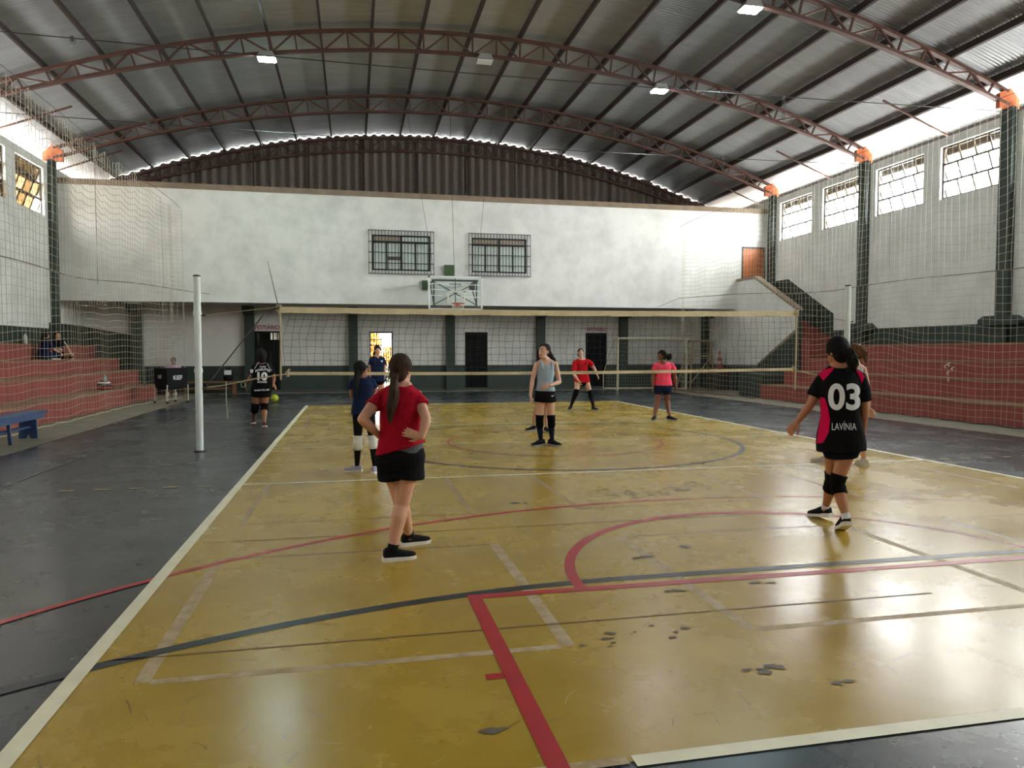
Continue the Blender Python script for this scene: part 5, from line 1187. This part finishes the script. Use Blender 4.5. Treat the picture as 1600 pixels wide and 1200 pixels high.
# ---- 3 player in the pale tank top, facing the camera
Y0 = 11.36
J = joints(Y0, dict(head=(849.5, 549, -0.02), neck=(852.5, 563.5, 0), shl=(868, 569, 0), shr=(838.5, 569, 0), ell=(874, 597, -0.02), elr=(832, 593, 0), wrl=(859, 602, -0.16), wrr=(829, 618, -0.04),
     hpl=(859, 618, 0), hpr=(845, 618, 0), knl=(861.5, 657, 0), knr=(843, 657, 0), anl=(0, 0, 0), anr=(0, 0, 0)), dict(l=(862.5, 697, 0), r=(845, 697, 0)), 1.68)
D = person('person in a pale blue tank top, black shorts and knee pads, facing the camera', fl(853, 699), J, (-0.25, -0.97), 'pale', 1.68, 0.92, (-0.80, -0.60, 0.0), 0.0062,
     hands=dict(l=(V([-0.16, -0.03, -0.05]), V([0, 1, 0.2]), -1, 0.3), r=(V([0.01, -0.02, -0.2]), V([1, 0, 0]), 1, 0.3)))
tank(D, cloth('pale_blue', (152, 172, 188)), hem=0.13, undershoot=0.85)
o = shorts(D, BLK, length=0.26, ease=0.014, top=0.2, flare=0.012)
decal('swoosh_mark', o, *poly((861, 618), (862.5, 620), (867.5, 616.6), (863, 618.6)), PRINT, D['t'], 2.0)
for e in 'lr':
    leg_tube(D, e, 0.78, 1.26, 0.014, KNEE, 'knee_pad'); leg_tube(D, e, 1.2, 2.0, 0.005, NAVY, 'sock')
shoe(D['t'], D['J']['anl'], (0.5, -0.86), 1.08, SHOEB, G_SOLE); shoe(D['t'], D['J']['anr'], (-0.85, -0.5), 1.08, SHOEB, G_SOLE)
tb = at(858, 553, 1, Y0 + 0.08)
hair(D, 'dark_brown', [at(854, 545, 1, Y0 + 0.07), tb, at(862, 558, 1, Y0 + 0.10), at(867, 562, 1, Y0 + 0.12)], [0.05, 0.045, 0.035, 0.015], 1.03, 0.034, 0.001,
     extra=lambda L: L.limb([at(842.5, 548, 1, Y0 + 0.04), at(841.5, 556, 1, Y0 + 0.05), at(841, 562, 1, Y0 + 0.07)], [0.03, 0.025, 0.01], 10))

# ---- 4 player in the number 10 shirt, walking away on the dark floor
Y0 = 15.65
J = joints(Y0, dict(head=(408.5, 557, 0), neck=(408.5, 568, 0), shl=(397, 574, 0), shr=(422, 574, 0), ell=(392, 589, 0), elr=(428, 590, 0), wrl=(385, 600, 0.08), wrr=(427, 599, -0.1),
     hpl=(402, 612, 0), hpr=(414, 612, 0), knl=(398.5, 637, 0), knr=(413, 636, 0), anl=(0, 0, 0), anr=(0, 0, 0)), dict(l=(396.5, 664, 0.03), r=(413, 669, 0.03)), 1.57)
D = person('person in a black shirt numbered 10 with black knee pads, walking away', fl(404, 668), J, (-0.1, 1), 'light_brown', 1.57, 1.06, None, 0.0068, leg=1.18,
     hands=dict(r=(V([0.06, -0.02, -0.12]), V([-1, 0.4, 0]), -1, 0.1), l=(V([-0.03, 0.03, -0.2]), V([1, 0, 0]), 1, 0.35)))
o = shirt(D, BLK, hem=-0.02, sleeve=0.72, ease=0.026, flare=0.02, noise=0.003, sl_r=0.07)
decal_text('shirt_number', o, '10', 402, 417.8, 581.5, 594.5, PRINT, D['t'], 0.05, maxlen=1.0); decal_text('shirt_lettering', o, 'TEAM', 405, 415, 572, 574.2, PRINT, D['t'], 0.02, maxlen=1.0)
decal_text('shirt_lettering', o, 'MAMUTTE', 399, 422, 575.4, 579.2, PRINT, D['t'], 0.03, arcb=2.6, maxlen=1.0); decal_text('shirt_lettering', o, 'ANOS', 401.8, 416.8, 595.2, 598.4, PRINT, D['t'], 0.03, maxlen=1.0)
decal_text('shirt_lettering', o, 'MAMUTTE.COM', 397.8, 420.5, 608.2, 610.8, PRINT, D['t'], 0.02, -1.2, maxlen=1.0)
decal('sleeve_patch', o, *poly((391.2, 577), (396, 577.3), (395.3, 583), (390.8, 582.6)), PRINT, D['t'], 1.0)
for P in (((402.6, 567.6), (403.2, 568), (398.2, 576.5), (397.4, 576)), ((416.6, 567.5), (417.3, 567.3), (424.8, 579.5), (424, 580))): decal('shirt_piping', o, *poly(*P), PRINT, D['t'], 1.0)
shorts(D, BLK, length=0.34, ease=0.02, top=0.12, flare=0.01)
for e in 'lr': leg_tube(D, e, 0.74, 1.24, 0.014, KNEE, 'knee_pad')
MAROON = mat('maroon_trainer', (62, 26, 34), 0.7); PSOLE = mat('pink_white_sole', (214, 182, 182), 0.6)
shoe(D['t'], D['J']['anl'], (-0.35, 0.94), 0.95, MAROON, PSOLE, 0.12); shoe(D['t'], D['J']['anr'], (0.05, 1), 0.95, MAROON, PSOLE, 0.12)
hair(D, 'black', None, None, 1.58, 0.006, 0.016)

# ---- 5 girl in the navy T-shirt with white knee pads
Y0 = 9.48
J = joints(Y0, dict(head=(564, 577, 0), neck=(567, 590, 0), shl=(550, 598, 0), shr=(583, 598, 0), ell=(550, 619, 0.06), elr=(587, 618, 0.02), wrl=(560, 632, 0.24), wrr=(582, 630, 0.22),
     hpl=(560, 646, 0), hpr=(576, 646, 0), knl=(559, 686, 0), knr=(582, 685, 0), anl=(0, 0, 0), anr=(0, 0, 0)), dict(l=(558, 738, 0), r=(586, 740, 0)), 1.44)
D = person('person in a navy T-shirt, black leggings and white knee pads, seen from behind', fl(572, 740), J, (0.25, 0.97), 'light_brown', 1.44, 0.90, (0.93, 0.37, 0.0), 0.0066,
     hands=dict(l=(V([0.16, 0.05, 0.0]), V([0, -1, 0]), 1, 0.5), r=(V([-0.14, 0.05, 0.0]), V([0, -1, 0]), 1, 0.5)))
shirt(D, NAVY, hem=-0.02, sleeve=0.42, ease=0.020, flare=0.004, noise=0.003)
for e in 'lr':
    leg_tube(D, e, 0.0, 1.95, 0.006, BLK, 'legging'); leg_tube(D, e, 0.86, 1.36, 0.017, mat('white_knee_pad', (212, 214, 208), 0.85, bump=0.4, bscale=40), 'knee_pad', ribs=60)
shorts(D, BLK, length=0.25, ease=0.008, top=0.12, flare=0.0, name='legging_top')
LIL = mat('lilac_grey_trainer', (158, 156, 178), 0.7, var=0.2, scale=30)
shoe(D['t'], D['J']['anl'], (-0.75, 0.2), 0.88, LIL, W_SOLE); shoe(D['t'], D['J']['anr'], (0.5, 0.8), 0.88, LIL, W_SOLE)
tb = at(557, 590, 1, Y0 - 0.09)
hair(D, 'black', [at(558, 580, 1, Y0 - 0.06), tb, at(557, 602, 1, Y0 - 0.13), at(558, 614, 1, Y0 - 0.13)], [0.045, 0.04, 0.04, 0.014], 1.05, 0.018, 0.001)

# ---- 6 girl in navy by the open gate, facing the camera
Y0 = 18.0
J = joints(Y0, dict(head=(590, 547, 0), neck=(590, 557, 0), shl=(599, 561, 0), shr=(580, 561, 0), ell=(601, 575, 0), elr=(578, 575, 0), wrl=(601, 586, -0.05), wrr=(579, 587, -0.05),
     hpl=(594.5, 594, 0), hpr=(585, 594, 0), knl=(596, 620, 0), knr=(584, 620, 0), anl=(0, 0, 0), anr=(0, 0, 0)), dict(l=(596.5, 647, 0), r=(584, 647, 0)), 1.65)
D = person('person in a navy V-neck shirt and black shorts, before the open barred gate', fl(590, 647), J, (0, -1), 'fair', 1.65, 1.0, (0.1, -1, 0.08), 0.0068)
o = shirt(D, NAVY, hem=-0.04, sleeve=0.66, ease=0.022, flare=0.012)
decal('neck_opening', o, *poly((587.6, 557), (592.6, 557), (591.2, 560.6)), skin('fair'), D['t'], 1.0); decal('chest_badge', o, *poly((594.5, 563), (598.4, 563.6), (596.6, 566.5)), PRINT, D['t'], 1.0)
shorts(D, BLK, length=0.2, ease=0.014, top=0.1)
for e in 'lr': leg_tube(D, e, 0.8, 1.2, 0.014, mat('white_knee_pad', (212, 214, 208), 0.85), 'knee_pad'); shoe(D['t'], D['J']['an' + e], (0.3 if e == 'l' else -0.3, -1), 1.0, SHOEB, W_SOLE)
hair(D, 'black', [at(585.5, 548, 1, Y0 + 0.06), at(584.6, 553, 1, Y0 + 0.06), at(584.3, 558, 1, Y0 + 0.06)], [0.035, 0.03, 0.012], 1.04, 0.026)

# ---- 7 player in red at the far end, leaning forward, ready
Y0 = 18.67
J = joints(Y0, dict(head=(907.4, 551.5, -0.14), neck=(908, 561, -0.08), shl=(921, 565.5, -0.06), shr=(897.5, 567, -0.08), ell=(928, 575, -0.12), elr=(897, 585, -0.16), wrl=(933, 585.5, -0.22), wrr=(904, 595, -0.28),
     hpl=(915, 595, 0.06), hpr=(903, 595, 0.06), knl=(922.5, 614, -0.06), knr=(900.5, 613, -0.08), anl=(0, 0, 0), anr=(0, 0, 0)), dict(l=(927.5, 641.5, 0), r=(891.5, 640.5, 0)), 1.60)
D = person('person in a red T-shirt and long black knee socks, leaning forward by the goal', fl(908, 641), J, (-0.3, -0.95), 'pale', 1.62, 1.06, (-0.32, -0.94, -0.03), 0.0068,
     hands=dict(l=(V([0.05, -0.06, -0.14]), V([-1, 0, 0]), -1, 0.4), r=(V([0.05, -0.08, -0.14]), V([1, 0, 0]), 1, 0.4)))
o = shirt(D, cloth('bright_red', (188, 22, 36)), hem=-0.01, sleeve=0.68, ease=0.026, flare=0.02, noise=0.004, sl_r=0.068)
decal('chest_badge', o, *poly((914, 566), (916.5, 567), (915.2, 569.6), (913.4, 568.6)), BLK, D['t'], 1.0)
shorts(D, BLK, length=0.14, ease=0.010, top=0.1)
for e in 'lr':
    leg_tube(D, e, 0.82, 1.24, 0.014, KNEE, 'knee_pad'); leg_tube(D, e, 1.15, 2.0, 0.005, BLK, 'sock'); shoe(D['t'], D['J']['an' + e], (0.35 if e == 'l' else -0.55, -0.9), 0.98, SHOEB, G_SOLE)
hair(D, 'dark_brown', None, None, 1.03, 0.026, extra=lambda L: L.limb([at(903.8, 553, 1, Y0 - 0.06), at(903.6, 558, 1, Y0 - 0.06)], [0.03, 0.012], 8))

# ---- 8 player in the pink T-shirt
Y0 = 15.48
J = joints(Y0, dict(head=(1034, 555.5, 0), neck=(1036, 566, 0), shl=(1050, 571.5, 0), shr=(1024, 571.5, 0), ell=(1055, 588, 0.02), elr=(1020.5, 588, 0.02), wrl=(1055.5, 603, -0.04), wrr=(1019.5, 603, -0.04),
     hpl=(1042, 603, 0), hpr=(1030, 603, 0), knl=(1042.5, 626, 0), knr=(1027.5, 626, 0), anl=(0, 0, 0), anr=(0, 0, 0)), dict(l=(1046.5, 657, 0), r=(1022.5, 657, 0)), 1.57)
D = person('person in a bright pink T-shirt and navy shorts, looking aside', fl(1035, 656), J, (-0.3, -0.95), 'brown', 1.57, 1.24, (-0.97, 0.10, 0.0), 0.0068)
o = shirt(D, cloth('neon_pink', (242, 80, 106)), hem=0.02, sleeve=0.42, ease=0.014, flare=0.002)
decal('neck_opening', o, *poly((1031, 563.5), (1041, 563.5), (1040, 568), (1036.5, 570), (1033, 568.5)), skin('brown'), D['t'], 1.0)
shorts(D, NAVY, length=0.58, ease=0.010, top=0.2, flare=0.0)
for e in 'lr': shoe(D['t'], D['J']['an' + e], (0.5 if e == 'l' else -0.55, -0.8), 1.0, SHOEB, G_SOLE)
hair(D, 'black', [at(1040, 555, 1, Y0 + 0.03), at(1044, 557, 1, Y0 + 0.04), at(1046, 560, 1, Y0 + 0.04)], [0.03, 0.085, 0.06], 1.06, 0.02, 0.006)

# ---- 9 player half hidden behind number 03, wide stance
Y0 = 8.62
J = joints(Y0, dict(head=(1339, 550, 0), neck=(1334, 569, 0), shl=(1302, 577, 0.06), shr=(1349, 577, -0.06), ell=(1296, 612, 0.10), elr=(1356, 610, -0.08), wrl=(1302, 640, 0.16), wrr=(1356.5, 638, -0.02),
     hpl=(1315, 656, 0.02), hpr=(1336, 656, -0.02), knl=(1301, 692, 0.1), knr=(1346, 692, 0.0), anl=(0, 0, 0), anr=(0, 0, 0)), dict(l=(1290, 724, 0), r=(1350, 729, 0)), 1.66)
D = person('person in a white tank top with a light brown ponytail, behind the number 03 player', fl(1325, 727), J, (0.6, 0.8), 'pale', 1.66, 0.98, (0.45, 0.88, 0.0), 0.0064,
     hands=dict(r=(V([0.09, 0.0, -0.12]), V([-0.3, -0.5, -0.8]), -1, 0.2), l=(V([0.05, 0.1, -0.16]), V([1, 0, 0]), 1, 0.35)))
tank(D, cloth('off_white', (186, 188, 188)), hem=0.02)
shorts(D, BLK, length=0.5, ease=0.012, top=0.12, flare=0.004)
CRM = mat('cream_trainer', (186, 178, 160), 0.75)
for e in 'lr': leg_tube(D, e, 1.9, 2.0, 0.006, CRM, 'sock'); shoe(D['t'], D['J']['an' + e], (-0.7, 0.6) if e == 'l' else (0.15, 0.98), 1.0, CRM, CRM)
tb = at(1344, 543, 1, Y0 - 0.09)
hair(D, 'light_brown', [tb + V([-0.02, 0.04, 0]), tb, at(1350, 552, 1, Y0 - 0.13), at(1353, 562, 1, Y0 - 0.12)], [0.035, 0.045, 0.06, 0.022], 1.05, 0.012, 0.006)

# ---- 10 player mostly hidden behind the tank top player
Y0 = 14.0
J = joints(Y0, dict(head=(853, 553, 0), neck=(853, 565, 0), shl=(863, 570, 0), shr=(843, 570, 0), ell=(864.5, 586, -0.02), elr=(841.5, 586, -0.02), wrl=(860, 598, -0.12), wrr=(846, 598, -0.12),
     hpl=(858, 606, 0), hpr=(848, 606, 0), knl=(853.5, 638, 0), knr=(838.5, 637, 0), anl=(0, 0, 0), anr=(0, 0, 0)), dict(l=(853.5, 675.5, 0), r=(832.5, 673.5, 0)), 1.5)
D = person('person with bare legs and black shoes, hidden behind the tank top player', fl(843, 675), J, (-0.3, -0.95), 'tan', 1.5, 0.82, None, 0.0068)
shirt(D, cloth('charcoal', (54, 56, 62)), hem=-0.02, sleeve=0.5, ease=0.014, flare=0.0); shorts(D, BLK, length=0.35, ease=0.010, top=0.1)
shoe(D['t'], D['J']['anl'], (0.1, -1), 0.95, SHOEB, G_SOLE); shoe(D['t'], D['J']['anr'], (-0.9, -0.4), 0.95, SHOEB, G_SOLE)
hair(D, 'dark_brown', None, None, 1.03, 0.022)

# ---- seated people
def seated(label, pelvis, face, H, skin_k, knee_dir, knee_out, head_face, girth=1.0, foot_z=0.0, lean=0.06, arms=None, shin=(0.0, 0.0)):
    s = H / 1.65; f = unit([*face, 0]); r = V([f[1], -f[0], 0]); up = unit(V([0, 0, 1.0]) + f * lean); p = V(pelvis); J = {}
    J['neck'] = p + up * 0.50 * s; J['head'] = J['neck'] + V([0, 0, 0.135 * s]) + f * 0.03 * s
    kd = unit([*knee_dir, 0])
    for e, sg in (('l', -1), ('r', 1)):
        J['sh' + e] = p + up * 0.455 * s + r * sg * 0.165 * s; J['hp' + e] = p + r * sg * 0.085 * s
        J['kn' + e] = J['hp' + e] + kd * 0.40 * s + r * sg * knee_out + V([0, 0, 0.03]); J['an' + e] = V([J['kn' + e][0] + shin[0] + kd[0] * 0.04, J['kn' + e][1] + shin[1] + kd[1] * 0.04, foot_z + 0.085 * s])
        a = (arms or {}).get(e)
        J['el' + e] = J['sh' + e] + (V(a[0]) if a else f * 0.10 - V([0, 0, 0.25]) + r * sg * 0.05) * s; J['wr' + e] = J['el' + e] + (V(a[1]) if a else f * 0.2 - V([0, 0, 0.10]) - r * sg * 0.04) * s
    return person(label, (p[0], p[1], foot_z), J, face, skin_k, H, girth, head_face, 0.0075)
# pair on the third step of the left bleachers, feet on the step below
yA, yB_ = at(68, 555, 0, -8.7)[1], at(88, 555, 0, -8.7)[1]; pA = V([-8.70, yA, 1.31 + 0.10]); pB = V([-8.72, yB_ + 0.12, 1.31 + 0.10])
D = seated('person in a navy hoodie with long dark hair, sitting on the red steps', pA, (0.62, 0.78), 1.62, 'fair', (0.62, 0.78), 0.10, (0.2, 0.98, 0), 1.02, 1.31, 0.14, shin=(-0.16, -0.16))
shirt(D, cloth('deep_blue', (22, 26, 62)), hem=-0.05, sleeve=0.98, ease=0.03, flare=0.02, name='hoodie', sl_r=0.06); shorts(D, NAVY, length=0.98, ease=0.016, top=0.1, name='trousers')
for e in 'lr': shoe(D['t'], D['J']['an' + e], (0.62, 0.78), 0.95, SHOEB, W_SOLE, floor_z=1.312)
hd = D['J']['head']; hair(D, 'dark_brown', [hd + V([-0.06, -0.05, -0.02]), hd + V([-0.09, -0.09, -0.14]), hd + V([-0.09, -0.10, -0.30])], [0.05, 0.06, 0.02], 1.06, 0.02)
D = seated('person in a black T-shirt with white print, sitting on the red steps, bare knees', pB, (0.70, -0.71), 1.62, 'fair', (0.70, -0.71), 0.16, (0.60, -0.80, 0), 1.0, 1.31, 0.10, shin=(-0.12, 0.10), arms=dict(l=((0.12, 0.08, -0.25), (0.10, -0.1, -0.2)), r=((0.0, -0.12, -0.24), (0.2, -0.02, -0.02))))
o = shirt(D, BLK, hem=-0.03, sleeve=0.5, ease=0.02, flare=0.01); shorts(D, BLK, length=0.45, ease=0.014, top=0.1)
decal('shirt_print', o, *poly((84.5, 545.5), (97, 544.5), (97, 547.5), (84.5, 548.5)), PRINT, D['t'], 1.0)
decal('sleeve_stripe', o, *poly((99.6, 533.5), (100.6, 533.2), (104.4, 538.6), (103.4, 539.2)), PRINT, D['t'], 1.0)
for e in 'lr': shoe(D['t'], D['J']['an' + e], (0.7, -0.7), 0.95, SHOEB, W_SOLE, floor_z=1.312)
hair(D, 'brown', None, None, 1.04, 0.026)
# man behind the ball cart, on the brown bench
pC = at(272, 603, 1, 28.28); pC = V([pC[0], 28.28, 0.56])
D = seated('person in a pale pink shirt sitting on the far bench behind the ball cart', pC, (0.1, -1), 1.70, 'light_brown', (0.05, -1), 0.04, (0.15, -1, 0), 1.05, 0.0, 0.04)
shirt(D, cloth('pale_pink', (206, 176, 196)), hem=-0.03, sleeve=0.6, ease=0.022, flare=0.01); shorts(D, BLK, length=0.98, ease=0.016, top=0.1, name='trousers')
for e in 'lr': leg_tube(D, e, 1.0, 1.95, 0.02, BLK, 'trouser_leg'); shoe(D['t'], D['J']['an' + e], (0.1, -1), 1.05, mat('white_trainer', (216, 208, 196), 0.7), W_SOLE)
hair(D, 'black', None, None, 1.0, 0.024)
m = MB()
for e in (-1, 1): m.tube([tuple(D['J']['head'] + D['hr'] * (e * 0.032 + 0.022 * math.cos(a)) + D['hf'] * 0.092 + D['hu'] * (0.012 + 0.018 * math.sin(a))) for a in np.linspace(0, 6.29, 14)], 0.003, 5)
put(m.mesh('glasses'), 'glasses', M_IRON, D['t'])
